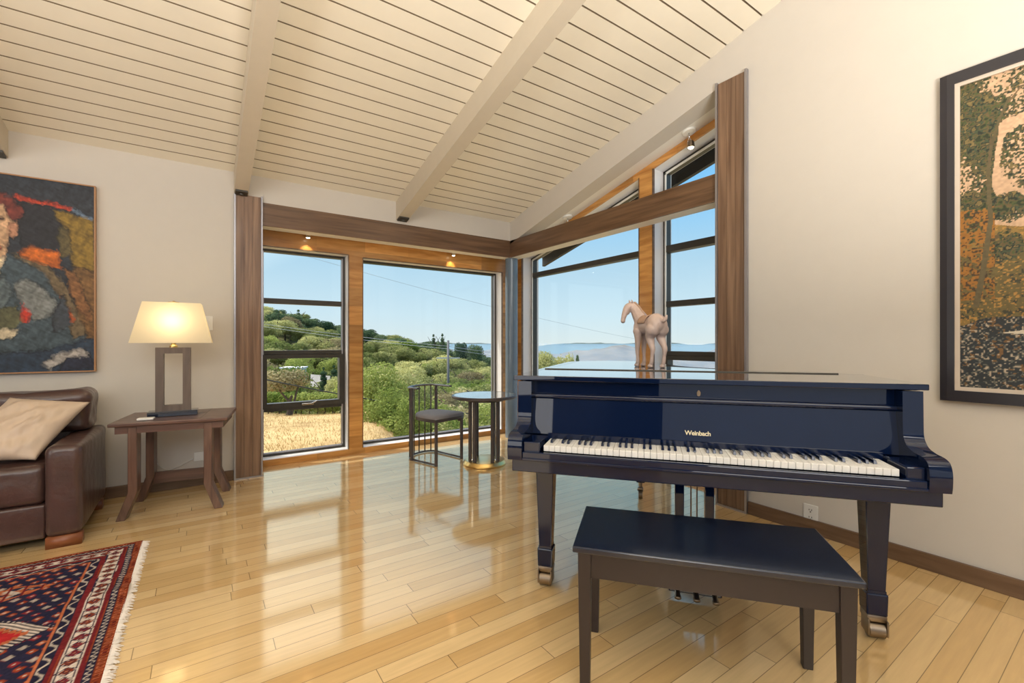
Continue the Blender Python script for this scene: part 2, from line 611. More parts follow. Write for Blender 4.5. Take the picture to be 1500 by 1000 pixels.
def tube(bm, pts, r, seg=8, closed=False, mat=0, caps=True):
    pts = [Vector(p) for p in pts]
    n = len(pts)
    rr = r if isinstance(r, (list, tuple)) else [r] * n
    rings = []
    up = None
    for i in range(n):
        if closed:
            d = (pts[(i + 1) % n] - pts[i - 1])
        else:
            d = pts[min(i + 1, n - 1)] - pts[max(i - 1, 0)]
        d.normalize()
        if up is None:
            up = Vector((0, 0, 1)) if abs(d.z) < 0.9 else Vector((1, 0, 0))
        x = d.cross(up)
        if x.length < 1e-6:
            x = d.orthogonal()
        x.normalize()
        y = x.cross(d).normalized()
        up = y
        rings.append([bm.verts.new(pts[i] + (x * math.cos(2 * PI * k / seg) + y * math.sin(2 * PI * k / seg)) * rr[i]) for k in range(seg)])
    fs = []
    m = n if closed else n - 1
    for i in range(m):
        A, B = rings[i], rings[(i + 1) % n]
        for k in range(seg):
            l = (k + 1) % seg
            fs.append(bm.faces.new((A[k], A[l], B[l], B[k])))
    if caps and not closed:
        fs.append(bm.faces.new(rings[0][::-1]))
        fs.append(bm.faces.new(rings[-1]))
    for f in fs:
        f.material_index = mat
    return fs


def lathe(bm, prof, c=(0, 0, 0), seg=32, mat=0):
    """profile [(r, z)] about the vertical through c"""
    rings = []
    for r, z in prof:
        if r < 1e-6:
            rings.append([bm.verts.new((c[0], c[1], c[2] + z))])
        else:
            rings.append([bm.verts.new((c[0] + r * math.cos(2 * PI * k / seg), c[1] + r * math.sin(2 * PI * k / seg), c[2] + z)) for k in range(seg)])
    fs = []
    for A, B in zip(rings, rings[1:]):
        for k in range(seg):
            l = (k + 1) % seg
            if len(A) == 1 and len(B) == 1:
                continue
            if len(A) == 1:
                fs.append(bm.faces.new((A[0], B[l], B[k])))
            elif len(B) == 1:
                fs.append(bm.faces.new((A[k], A[l], B[0])))
            else:
                fs.append(bm.faces.new((A[k], A[l], B[l], B[k])))
    for f in fs:
        f.material_index = mat
    bmesh.ops.recalc_face_normals(bm, faces=fs)
    return fs


def catmull(pts, n=6, closed=False):
    P = [Vector(p) for p in pts]
    out = []
    m = len(P)
    rng = range(m if closed else m - 1)
    for i in rng:
        p0 = P[i - 1] if (closed or i > 0) else P[0]
        p1, p2 = P[i], P[(i + 1) % m]
        p3 = P[(i + 2) % m] if (closed or i + 2 < m) else P[-1]
        for k in range(n):
            t = k / n
            out.append(0.5 * ((2 * p1) + (p2 - p0) * t + (2 * p0 - 5 * p1 + 4 * p2 - p3) * t * t + (3 * p1 - p0 - 3 * p2 + p3) * t ** 3))
    if not closed:
        out.append(P[-1].copy())
    return out


def struct(name, bm, mat, parent=None, smooth=False):
    o = obj(name, bm, mat, parent, smooth)
    if parent is None:
        o['kind'] = 'structure'
    return o


# ------------------------------------------------------------------ room dimensions
YA, XB = 4.42, 3.03              # inner faces of the window wall and of the right wall
YF, XF = 4.73, 3.33              # cedar faces of the bay
YG, XG = 4.91, 3.51              # glass
YW, XW = 5.00, 3.60              # outside faces
ZT, ZB = 2.357, 2.16             # header top and bottom
SL = 0.244                       # slope of the roof
YBACK, XLEFT = -3.5, -4.5


def zc(y):
    return 2.575 + SL * (YA - y)   # ceiling


def zr(y):
    return 2.321 + SL * (YA - y)   # underside of the rim over the right-hand opening


# floor
bm = BM()
box(bm, XLEFT, XB, YBACK, YA, -0.12, 0)
box(bm, 0.42, XF, YA, YF, -0.12, 0)
box(bm, XB, XF, 1.75, YA, -0.12, 0)
struct('floor', bm, M_FLOOR)

# ceiling of painted boards with open grooves
bm = BM()
pitch = 0.1222
y = YA
while y > YBACK:
    y0 = max(y - pitch + 0.0095, YBACK)
    prism(bm, [(y, zc(y)), (y0, zc(y0)), (y0, zc(y0) + 0.03), (y, zc(y) + 0.03)], XLEFT, XB, 'x')
    y -= pitch
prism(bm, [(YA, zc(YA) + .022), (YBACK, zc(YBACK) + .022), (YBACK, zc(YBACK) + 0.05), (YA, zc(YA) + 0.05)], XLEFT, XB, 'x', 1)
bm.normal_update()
for f_ in bm.faces:                       # board edges take the dark colour painted in as groove shade
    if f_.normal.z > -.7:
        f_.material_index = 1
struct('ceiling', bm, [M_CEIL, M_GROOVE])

# roof slab with dark eaves
bm = BM()
prism(bm, [(5.30, zc(5.30) + .055), (YBACK - .3, zc(YBACK - .3) + .055), (YBACK - .3, zc(YBACK - .3) + 0.3), (5.30, zc(5.30) + 0.3)], XLEFT - .3, 4.22, 'x')
prism(bm, [(5.30, zc(5.30) - .07), (YBACK - .3, zc(YBACK - .3) - .07), (YBACK - .3, zc(YBACK - .3) + 0.3), (5.30, zc(5.30) + 0.3)], 4.22, 4.27, 'x')
o = struct('roof', bm, M_ROOF)

# walls
bm = BM()
box(bm, XLEFT, 0.42, YA, YW, 0, 2.60)
box(bm, 0.42, XB, YA, 4.58, ZT, 2.60)
struct('wall_left', bm, M_WALL)
bm = BM()
prism(bm, [(YBACK, 0), (1.78, 0), (1.78, zc(1.78) + .05), (YBACK, zc(YBACK) + .05)], XB, XB + .18, 'x')
prism(bm, [(1.78, zr(1.78)), (YA + .16, zr(YA + .16)), (YA + .16, zc(YA + .16) + .05), (1.78, zc(1.78) + .05)], XB, XB + .17, 'x')
struct('wall_right', bm, M_WALL)
bm = BM()
prism(bm, [(YBACK, 0), (YA, 0), (YA, zc(YA) + .05), (YBACK, zc(YBACK) + .05)], XLEFT - .15, XLEFT, 'x')
struct('wall_far_left', bm, M_BACK)
bm = BM()
box(bm, XLEFT, XB, YBACK - .15, YBACK, 0, zc(YBACK) + .05)
struct('wall_back', bm, M_BACK)

# baseboards
bm = BM()
box(bm, XLEFT, 0.225, YA - .018, YA, 0, 0.085, bev=.003)
struct('baseboard_left', bm, M_BASE)
bm = BM()
box(bm, XB - .018, XB, YBACK, 1.58, 0, 0.085, bev=.003)
struct('baseboard_right', bm, M_BASE)

# painted beams under the boards, each with its steel bracket
tn = [0]


def trim(bm, mat, parent=None, smooth=False):
    tn[0] += 1
    return struct('trim_%d' % tn[0], bm, mat, parent, smooth)


for x0, x1 in ((-1.175, -1.065), (0.228, 0.330), (1.628, 1.742)):
    bm = BM()
    prism(bm, [(YA, zc(YA) - .185), (YBACK, zc(YBACK) - .185), (YBACK, zc(YBACK) + .005), (YA, zc(YA) + .005)], x0, x1, 'x')
    b_ = trim(bm, M_BEAM)
    bm = BM()
    z0, z1 = zc(YA - .012) - .187, zc(YA - .085) - .187
    prism(bm, [(YA - .012, z0 - .012), (YA - .085, z1 - .012), (YA - .085, z1 + .004), (YA - .012, z0 + .004)], x0 + .006, x1 - .006, 'x')
    lathe(bm, [(0, -.012), (.016, -.010), (.018, 0)], ((x0 + x1) / 2, YA - .05, (z0 + z1) / 2 - .012), 12)
    obj('beam_bracket', bm, M_BRONZE, b_)

# walnut pilasters (three boards, metal edge trim)
bm = BM()
for i in range(3):
    w = (0.436 - 0.23 - .02) / 3
    box(bm, 0.24 + i * w, 0.24 + (i + 1) * w - .0015, YA - .018, YA + .05, 0.012, 2.392)
p_ = trim(bm, M_WALNUT_V)
bm = BM()
box(bm, 0.228, 0.240, YA - .028, YA + .05, 0, 2.392)
box(bm, 0.426, 0.438, YA - .028, YA + .05, 0, 2.40)
box(bm, 0.240, 0.426, YA - .028, YA + .05, 0, 0.012)
obj('edge_trim', bm, M_ALU, p_)
bm = BM()
for i in range(3):
    w = (1.804 - 1.585 - .024) / 3
    box(bm, XB - .018, XB + .05, 1.597 + i * w, 1.597 + (i + 1) * w - .0015, 0.012, 2.975)
p_ = trim(bm, M_WALNUT_V)
bm = BM()
box(bm, XB - .028, XB + .05, 1.583, 1.597, 0, 2.985)
box(bm, XB - .028, XB + .30, 1.792, 1.806, 0, 2.985)
box(bm, XB - .028, XB + .05, 1.597, 1.792, 0, 0.012)
obj('edge_trim', bm, M_ALU, p_)

# headers: walnut face boards on white boxes
bm = BM()
box(bm, 0.44, XB, YA, YA + .02, ZB, ZT)
trim(bm, M_WALNUT_H)
bm = BM()
box(bm, XB, XB + .02, 1.806, YA, ZB, ZT)
trim(bm, M_WALNUT_H)
bm = BM()
box(bm, 0.44, XB + .16, YA + .02, YA + .16, ZB + .001, ZT - .004)
box(bm, XB + .02, XB + .16, 1.806, YA + .02, ZB + .001, ZT - .004)
trim(bm, M_WHITE)

# steel column in the inner corner
bm = BM()
lathe(bm, [(0.0, 0), (.075, 0), (.075, ZB), (0, ZB)], (3.105, 4.497, 0), 32)
soft(trim(bm, M_COLUMN))

# bay soffits
bm = BM()
box(bm, 0.42, XW, YA + .16, YW, 2.222, 2.25)
trim(bm, M_WHITE)
bm = BM()
prism(bm, [(1.70, zr(1.70)), (YA + .16, zr(YA + .16)), (YA + .16, zr(YA + .16) + .03), (1.70, zr(1.70) + .03)], XB + .17, XW, 'x')
trim(bm, M_WHITE)

# bay wall A and B: solid wall outside, cedar cladding inside
W1 = (0.46, 1.244, 0.055, 2.045)
W2 = (1.387, 3.126, 0.055, 2.030)


def wall_a(bm, y0, y1, zt):
    xl, xr = 0.42, XF
    box(bm, xl, W1[0], y0, y1, 0, zt)
    box(bm, W1[1], W2[0], y0, y1, 0, zt)
    box(bm, W2[1], xr, y0, y1, 0, zt)
    for W in (W1, W2):
        box(bm, W[0], W[1], y0, y1, 0, W[2])
        box(bm, W[0], W[1], y0, y1, W[3], zt)


bm = BM()
wall_a(bm, YF + .02, YW, 2.222)
box(bm, 0.42, XW, YF + .02, YW, 2.25, 2.44)
box(bm, XF, XW, YF + .02, YW, 0, 2.222)
box(bm, 0.38, 0.42, 4.58, YW, 0, 2.222)
struct('wall_bay_left', bm, M_REVEAL)
bm = BM()
wall_a(bm, YF, YF + .02, 2.222)
trim(bm, M_CEDAR)

DZ = -0.06
W3 = (2.751, 4.600)
W4 = (1.74, 2.598)
ZS = 0.055


def wall_b(bm, x0, x1, up):
    def q(a, b_, low, hi):
        prism(bm, [(a, low(a)), (b_, low(b_)), (b_, hi(b_)), (a, hi(a))], x0, x1, 'x')
    z0 = lambda y: 0.0
    top = lambda y: zr(y) + up
    q(W3[1], YF, z0, lambda y: min(top(y), 2.24) if up < .1 else top(y))
    q(W4[1], W3[0], z0, top)
    q(1.60, W4[0], z0, top)
    for W in (W3, W4):
        q(W[0], W[1], z0, lambda y: ZS)
        q(W[0], W[1], lambda y: zr(y) + DZ, top)


bm = BM()
wall_b(bm, XF + .02, XW, 0.30)
struct('wall_bay_right', bm, M_REVEAL)
bm = BM()
wall_b(bm, XF, XF + .02, -0.002)
trim(bm, M_CEDAR)
# thin dark arrises round each opening
bm = BM()
for W in (W1, W2):
    for x in (W[0], W[1]):
        box(bm, x - .004, x + .004, YF - .002, YF + .022, W[2], W[3])
    box(bm, W[0], W[1], YF - .002, YF + .022, W[3] - .004, W[3] + .004)
for W in (W3, W4):
    for yy in W:
        box(bm, XF - .002, XF + .022, yy - .005, yy + .005, ZS, zr(yy) + DZ)
trim(bm, M_BASE)

# windows: frame, bars, panes
wn = [0]


def window():
    wn[0] += 1
    o = bpy.data.objects.new('window_%d' % wn[0], None)
    COL.objects.link(o)
    o['kind'] = 'structure'
    return o


def win_a(W, bars, sash=None):
    w = window()
    x0, x1, z0, z1 = W
    f = .022
    bm = BM()
    for a, b_ in ((x0, x0 + f), (x1 - f, x1)):
        box(bm, a, b_, YG - .03, YG + .05, z0, z1)
    for a, b_ in ((z0, z0 + f), (z1 - f, z1)):
        box(bm, x0 + f, x1 - f, YG - .03, YG + .05, a, b_)
    obj('window_frame', bm, M_BRONZE, w)
    bm = BM()
    for x in (x0 + f, x1 - f - .012):
        box(bm, x, x + .012, YG - .036, YG - .029, z0 + f, z1 - f)
    box(bm, x0 + f, x1 - f, YG - .036, YG - .029, z0 + f, z0 + f + .012)
    obj('glazing_bead', bm, M_ALU, w)
    for a, b_ in bars:
        bm = BM()
        box(bm, x0 + f, x1 - f, YG - .035, YG + .045, a, b_, bev=.003)
        obj('mullion', bm, M_BRONZE, w)
    if sash:
        a, b_ = sash
        bm = BM()
        fs = .038
        for c, d in ((x0 + f, x0 + f + fs), (x1 - f - fs, x1 - f)):
            box(bm, c, d, YG - .05, YG + .03, a, b_)
        for c, d in ((a, a + fs * 1.3), (b_ - fs, b_)):
            box(bm, x0 + f + fs, x1 - f - fs, YG - .05, YG + .03, c, d)
        s = obj('awning_sash', bm, M_BRONZE, w)
        bm = BM()
        xm = (x0 + x1) / 2 + .06
        box(bm, xm - .09, xm + .02, YG - .066, YG - .05, a + .016, a + .034, bev=.003)
        tube(bm, [(xm + .0, YG - .07, a + .03), (xm + .03, YG - .085, a + .045), (xm + .05, YG - .08, a + .055)], .006, 8)
        obj('window_crank', bm, M_CHROME, s)
    bm = BM()
    box(bm, x0 + f, x1 - f, YG + .004, YG + .010, z0 + f, z1 - f)
    obj('glass_pane', bm, M_GLASS, w)


def win_b(W, bars, sash=None):
    w = window()
    y0, y1 = W
    f = .022
    top = lambda y: zr(y) + DZ
    bm = BM()
    for a, b_ in ((y0, y0 + f), (y1 - f, y1)):
        prism(bm, [(a, ZS), (b_, ZS), (b_, top(b_)), (a, top(a))], XG - .03, XG + .05, 'x')
    box(bm, XG - .03, XG + .05, y0, y1, ZS, ZS + f)
    prism(bm, [(y0, top(y0) - f), (y1, top(y1) - f), (y1, top(y1)), (y0, top(y0))], XG - .03, XG + .05, 'x')
    obj('window_frame', bm, M_BRONZE, w)
    bm = BM()
    a = y1 - f
    prism(bm, [(a - .014, ZS), (a, ZS), (a, top(a) - f), (a - .014, top(a) - f)], XG - .038, XG - .029, 'x')
    prism(bm, [(y0 + f, top(y0 + f) - f - .018), (a, top(a) - f - .018), (a, top(a) - f), (y0 + f, top(y0 + f) - f)], XG - .038, XG - .029, 'x')
    obj('glazing_bead', bm, M_WHITE, w)
    for a, b_ in bars:
        bm = BM()
        box(bm, XG - .035, XG + .045, y0 + f, y1 - f, a, b_, bev=.003)
        obj('mullion', bm, M_BRONZE, w)
    if sash:
        a, b_ = sash
        bm = BM()
        fs = .038
        for c, d in ((y0 + f, y0 + f + fs), (y1 - f - fs, y1 - f)):
            box(bm, XG - .05, XG + .03, c, d, a, b_)
        for c, d in ((a, a + fs * 1.3), (b_ - fs, b_)):
            box(bm, XG - .05, XG + .03, y0 + f + fs, y1 - f - fs, c, d)
        obj('awning_sash', bm, M_BRONZE, w)
    bm = BM()
    ya, yb = y0 + f, y1 - f
    prism(bm, [(ya, ZS + f), (yb, ZS + f), (yb, top(yb) - f), (ya, top(ya) - f)], XG + .004, XG + .010, 'x')
    obj('glass_pane', bm, M_GLASS, w)


win_a(W1, [(1.526, 1.575), (1.030, 1.070), (0.482, 0.51)], (0.51, 1.030))
win_a(W2, [])
win_b(W3, [(1.976, 2.032)])
win_b(W4, [(1.966, 2.027), (1.472, 1.522), (1.030, 1.070), (0.482, 0.51)], (0.51, 1.030))

# ------------------------------------------------------------------ grand piano (local u along keys, v to the tail)
PO, PR = (1.1634, 1.4535, 0.0), math.radians(-51.52)
piano = thing('grand_piano', 'black polished grand piano with closed lid and gold lettering above the keys', 'piano', PO, PR)


def catmull2(pts, n=6):
    return [(p.x, p.y) for p in catmull([(a, b_, 0) for a, b_ in pts], n)]


def hull_uv(ins=0.0):
    L, R, F = -.145 + ins, 1.345 - ins, .13
    cv = catmull2([(L, 1.60 - ins), (-.06 + ins, 1.775 - ins), (.12, 1.885 - ins), (.32, 1.875 - ins), (.45 - ins, 1.72 - ins), (.52 - ins, 1.36 - ins), (.66 - ins, 1.06 - ins), (.95 - ins, .86 - ins), (1.22 - ins, .78 - ins), (R, .64 - ins)], 6)
    return [(L, F)] + cv + [(R, F)]


bm = BM()
H = hull_uv(0.0)
body = [(-.145, .34)] + H[1:-1] + [(1.345, .34)]
prism(bm, body, .640, .976, 'z')
box(bm, -.085, 1.285, .185, .345, .895, .976)           # cross beam above the fallboard
case = soft(obj('case', bm, M_PIANO, piano), 30)

bm = BM()
box(bm, -.132, 1.332, -.012, .62, .612, .664, bev=.004)
obj('keybed', bm, M_PIANO, piano)


def cheek(u0, u1):
    prof = [(.345, .664), (.345, .976), (.128, .976), (.126, .85)]
    prof += catmull2([(.126, .85), (.122, .815), (.098, .786), (.055, .774), (.008, .770), (-.022, .758), (-.034, .728), (-.034, .690), (-.030, .664)], 5)[1:]
    bm = BM()
    prism(bm, prof, u0, u1, 'x')
    return soft(obj('arm', bm, M_PIANO, piano), 30)


cheek(-.145, -.084)
cheek(1.284, 1.345)
bm = BM()
box(bm, -.084, -.012, -.012, .17, .664, .738, bev=.004)
obj('key_block', bm, M_PIANO, piano)
bm = BM()
box(bm, 1.231, 1.284, -.012, .17, .664, .738, bev=.004)
obj('key_block', bm, M_PIANO, piano)
bm = BM()
box(bm, -.084, 1.284, -.028, -.006, .664, .699, bev=.004)
box(bm, -.084, 1.284, -.034, -.010, .664, .676, bev=.003)
obj('key_slip', bm, M_PIANO, piano)

# fallboard with rounded top rail
bm = BM()
prism(bm, [(.150, .742), (.162, .742), (.190, .905), (.176, .905)], -.084, 1.284, 'x')
tube(bm, [(-.084, .178, .908), (1.284, .178, .908)], .0125, 12)
fall = soft(obj('fallboard', bm, M_PIANO, piano), 35)
# lettering
cu = bpy.data.curves.new('maker_name', 'FONT')
cu.body = 'Weinbach'
cu.size = 0.0255
cu.extrude = 0.0006
cu.offset = 0.0005
cu.space_character = 0.93
cu.align_x = 'CENTER'
tmp = bpy.data.objects.new('maker_name_curve', cu)
COL.objects.link(tmp)
dg = bpy.context.evaluated_depsgraph_get()
me = bpy.data.meshes.new_from_object(tmp.evaluated_get(dg))
bpy.data.objects.remove(tmp)
bpy.data.curves.remove(cu)
me.name = 'maker_name'
me.materials.clear()
me.materials.append(M_LETTER)
lt = bpy.data.objects.new('maker_name', me)
COL.objects.link(lt)
lt.parent = fall
lt['label'] = 'gold Weinbach lettering'
_lean = math.atan2(.026, .163)
lt.location = (.607, .150 + (.772 - .742) * .026 / .163 - .0015, .772)
lt.rotation_euler = (PI / 2 - _lean, 0, 0)

# dark felt strip at the back of the keys
bm = BM()
box(bm, -.012, 1.231, .140, .152, .70, .748)
obj('key_rail', bm, M_PIANO, piano)
# keys
KW = 1.2191 / 52
wseq = 'ABCDEFG'
white0 = None
for i in range(52):
    if white0 is None:
        bm = BM()
        box(bm, .0006, KW - .0006, 0.0, .148, .701, .725, bev=.0012, seg=1)
        white0 = obj('white_key', bm, M_IVORY, piano)
    else:
        k = white0.copy()
        COL.objects.link(k)
        k.parent = piano
        k.location = (i * KW, 0, 0)
black0 = None
for i in range(51):
    if wseq[i % 7] in 'ACDFG':
        if black0 is None:
            bm = BM()
            frustum(bm, (0, .100), .0115, .096, .725, .0090, .090, .738, (0, .102), bev=.001)
            black0 = obj('black_key', bm, M_PIANO, piano)
            black0.location = ((i + 1) * KW, 0, 0)
        else:
            k = black0.copy()
            COL.objects.link(k)
            k.parent = piano
            k.location = ((i + 1) * KW, 0, 0)

# lid: front flap and main lid share the outline
bm = BM()
O = hull_uv(-.028)
full = [(O[0][0], .148)] + O[1:-1] + [(O[-1][0], .148)]
split = .655
front = [(full[0][0], .148), (full[0][0], split), (full[-1][0] + 0.0, split), (full[-1][0], .148)]
rear = [(full[0][0], split + .002)] + full[1:-1]
rear = [p for p in rear if p[1] >= split + .002]
rear.append((full[-1][0], split + .002))
prism(bm, rear, .978, 1.0, 'z')
for f_ in bm.faces:
    f_.normal_update()
    f_.material_index = 0 if f_.normal.z > .5 else 1
lid = obj('lid', bm, [M_LID, M_PIANO], piano)
bm = BM()
prism(bm, front, .978, 1.0, 'z')
es = [e_ for e_ in bm.edges]
bmesh.ops.bevel(bm, geom=es, offset=.003, segments=2, profile=0.5, affect='EDGES')
for f_ in bm.faces:
    f_.normal_update()
    f_.material_index = 0 if f_.normal.z > .5 else 1
flap = obj('lid_flap', bm, [M_LID, M_PIANO], piano)
bm = BM()
tube(bm, [(-.14, split, 1.0015), (1.27, split, 1.0015)], .0035, 8)
obj('lid_hinge', bm, M_BRONZE, flap)
bm = BM()
prism(bm, catmull2([(.606, .944), (.613, .953), (.620, .944), (.618, .930), (.608, .930), (.606, .944)], 4)[:-1], .180, .1845, 'y')
obj('lock', bm, M_BRASS, piano)


def piano_leg(u, v):
    bm = BM()
    frustum(bm, (u, v), .060, .060, .185, .088, .088, .615, bev=.004)
    frustum(bm, (u, v), .070, .070, .092, .074, .074, .178, bev=.006)
    frustum(bm, (u, v), .062, .062, .176, .062, .062, .188)
    leg = obj('leg', bm, M_PIANO, piano)
    bm = BM()
    box(bm, u - .034, u + .034, v - .034, v + .034, .066, .094, bev=.006)
    box(bm, u - .034, u - .027, v - .045, v + .02, .018, .080, bev=.003)
    box(bm, u + .027, u + .034, v - .045, v + .02, .018, .080, bev=.003)
    tube(bm, [(u - .026, v - .012, .032), (u + .026, v - .012, .032)], .032, 18)
    soft(obj('caster', bm, M_BRASS, leg), 30)


piano_leg(-.052, .292)
piano_leg(1.262, .292)
bm = BM()
u, v = .36, 1.66
frustum(bm, (u, v), .060, .060, .115, .088, .088, .645, bev=.004)
leg = obj('leg', bm, M_PIANO, piano)
bm = BM()
tube(bm, [(u, v, .118), (u, v, .07)], .012, 10)
tube(bm, [(u - .02, v, .06), (u + .01, v - .01, .045)], .010, 8)
tube(bm, [(u - .014, v - .02, .032), (u + .014, v - .02, .032)], .032, 18)
box(bm, u - .02, u + .02, v - .025, v + .012, .05, .078, bev=.004)
soft(obj('caster', bm, M_BRASS, leg), 30)

# pedal lyre
bm = BM()
for uu in (.548, .672):
    frustum(bm, (uu, .34), .034, .034, .12, .040, .040, .615, bev=.003)
box(bm, .50, .72, .30, .40, .045, .125, bev=.006)
box(bm, .52, .70, .31, .37, .585, .615, bev=.004)
lyre = obj('pedal_lyre', bm, M_PIANO, piano)
bm = BM()
for uu in (.597, .622):
    tube(bm, [(uu, .345, .12), (uu, .345, .60)], .0035, 6)
obj('pedal_rod', bm, M_BRASS, lyre)
for uu in (.535, .61, .685):
    bm = BM()
    pts = catmull([(uu, .31, .075), (uu, .27, .078), (uu, .235, .066), (uu, .215, .060)], 4)
    fs = tube(bm, pts, [.008] * 4 + [.011] * 4 + [.014] * 4 + [.009], 10)
    for vv in bm.verts:
        vv.co.z = .066 + (vv.co.z - .066) * .62
    soft(obj('pedal', bm, M_BRASS, lyre), 60)

# ------------------------------------------------------------------ bench
hb = math.radians(-50.6)
bench = thing('piano_bench', 'dark wooden piano bench standing in front of the keyboard', 'bench', (0, 0, 0), hb)
ucen = Vector((math.cos(PR), math.sin(PR), 0))
vcen = Vector((-math.sin(PR), math.cos(PR), 0))
bench.location = Vector(PO) + ucen * .583 + vcen * (-.150)
bm = BM()
box(bm, -.41, .41, -.192, .192, .462, .482, bev=.004)
obj('seat', bm, M_PIANO_SATIN, bench)
bm = BM()
box(bm, -.375, .375, -.172, -.152, .378, .462)
box(bm, -.375, .375, .152, .172, .378, .462)
box(bm, -.388, -.368, -.155, .155, .378, .462)
box(bm, .368, .388, -.155, .155, .378, .462)
obj('apron', bm, M_BENCH_LEG, bench)
for sx in (-1, 1):
    for sy in (-1, 1):
        bm = BM()
        frustum(bm, (sx * .372, sy * .158), .032, .032, 0, .044, .044, .462, bev=.003)
        obj('leg', bm, M_BENCH_LEG, bench)

# ------------------------------------------------------------------ horse figurine on the piano lid
def fuse(name, bm, voxel, smooth):
    """weld overlapping volumes into one continuous skin"""
    me = bpy.data.meshes.new(name)
    bm.to_mesh(me)
    bm.free()
    o = bpy.data.objects.new(name, me)
    COL.objects.link(o)
    rm = o.modifiers.new('r', 'REMESH')
    rm.mode = 'VOXEL'
    rm.voxel_size = voxel
    sm = o.modifiers.new('s', 'SMOOTH')
    sm.factor = .5
    sm.iterations = smooth
    dg = bpy.context.evaluated_depsgraph_get()
    dg.update()
    m2 = bpy.data.meshes.new_from_object(o.evaluated_get(dg))
    bpy.data.objects.remove(o)
    bpy.data.meshes.remove(me)
    m2.name = name
    for p in m2.polygons:
        p.use_smooth = True
    return m2


def ball(bm, c, r):
    r = r if isinstance(r, tuple) else (r, r, r)
    bmesh.ops.create_uvsphere(bm, u_segments=18, v_segments=12, radius=1.0, matrix=Matrix.Translation(c) @ Matrix.Diagonal((*r, 1)))


def limb3(bm, nodes):
    """tapering rounded limb through (x, y, z, r)"""
    pts = catmull([n_[:3] for n_ in nodes], 5)
    rs = []
    for i in range(len(nodes) - 1):
        for k in range(5):
            rs.append(nodes[i][3] + (nodes[i + 1][3] - nodes[i][3]) * k / 5)
    rs.append(nodes[-1][3])
    tube(bm, pts, rs, 12)
    ball(bm, nodes[0][:3], nodes[0][3])
    ball(bm, nodes[-1][:3], nodes[-1][3])


bm = BM()
ball(bm, (0, 0, .252), (.105, .047, .053))
ball(bm, (.066, 0, .256), (.052, .046, .060))
ball(bm, (.088, 0, .240), (.030, .034, .044))
ball(bm, (-.078, 0, .262), (.060, .054, .060))
for s in (1, -1):
    ball(bm, (-.088, s * .026, .245), (.046, .032, .056))
    ball(bm, (.070, s * .028, .238), (.032, .024, .048))
limb3(bm, [(.070, 0, .285, .047), (.100, .004, .322, .040), (.122, .012, .356, .032), (.134, .026, .378, .026)])
limb3(bm, [(.132, .026, .380, .024), (.137, .054, .370, .026), (.139, .074, .336, .019), (.139, .086, .300, .0145), (.139, .089, .284, .0145)])
ball(bm, (.135, .060, .345), (.015, .018, .022))
for s, dx in ((1, .016), (-1, -.010)):
    limb3(bm, [(-.086, s * .030, .225, .042), (-.072 + dx * .5, s * .032, .178, .027), (-.094 + dx, s * .032, .135, .0175), (-.106 + dx, s * .032, .110, .0150), (-.099 + dx, s * .032, .070, .0105), (-.094 + dx, s * .032, .034, .0115), (-.086 + dx, s * .032, .020, .0115)])
    ball(bm, (-.082 + dx, s * .032, .011), (.019, .0155, .012))
for s, dx in ((1, -.004), (-1, .014)):
    limb3(bm, [(.068, s * .028, .220, .030), (.070 + dx, s * .029, .170, .0195), (.076 + dx, s * .029, .112, .0140), (.074 + dx, s * .029, .070, .0100), (.072 + dx, s * .029, .036, .0115), (.078 + dx, s * .029, .020, .0115)])
    ball(bm, (.082 + dx, s * .029, .011), (.0185, .0150, .012))
limb3(bm, [(-.122, 0, .286, .015), (-.142, -.002, .276, .0135), (-.156, -.006, .284, .011), (-.162, -.009, .302, .007)])
hm = fuse('horse_body', bm, .0032, 4)
hm.materials.clear()
hm.materials.append(M_HORSE)
horse_at = Vector(PO) + ucen * .415 + vcen * 1.02
horse = thing('horse_figurine', 'pale terracotta horse figurine standing on the closed piano lid, head turned left', 'figurine', (horse_at.x, horse_at.y, 1.0005), math.radians(73))
hb_ = bpy.data.objects.new('body', hm)
COL.objects.link(hb_)
hb_.parent = horse
zmin = min(v.co.z for v in hm.vertices)
for v in hm.vertices:
    v.co.z = max(0.0, v.co.z - zmin - .002)
bm = BM()
rings = []
for i in range(7):
    t = i / 6
    x = -.030 + t * .066
    rad = .0605 + (.006 if i in (0, 6) else .001)
    row = []
    for k in range(15):
        a = math.radians(-78 + 156 * k / 14)
        row.append((x, rad * math.sin(a) * .86, .250 + rad * math.cos(a)))
    rings.append([bm.verts.new(p) for p in row])
for A, B in zip(rings, rings[1:]):
    for k in range(14):
        bm.faces.new((A[k], A[k + 1], B[k + 1], B[k]))
bmesh.ops.recalc_face_normals(bm, faces=bm.faces[:])
bmesh.ops.solidify(bm, geom=bm.faces[:], thickness=.005)
obj('saddle', bm, M_HORSE2, horse, True)
for s in (-1, 1):
    bm = BM()
    tube(bm, [(.132 + s * .012, .034, .394), (.133 + s * .014, .036, .406), (.134 + s * .014, .040, .417)], [.0075, .0060, .0012], 8)
    obj('ear', bm, M_HORSE, horse, True)
bm = BM()
pts = catmull([(.124, .018, .402), (.098, .002, .372), (.070, -.002, .340), (.045, -.002, .314)], 4)
tube(bm, pts, [.005] + [.008] * (len(pts) - 2) + [.004], 8)
obj('mane', bm, M_HORSE2, horse, True)

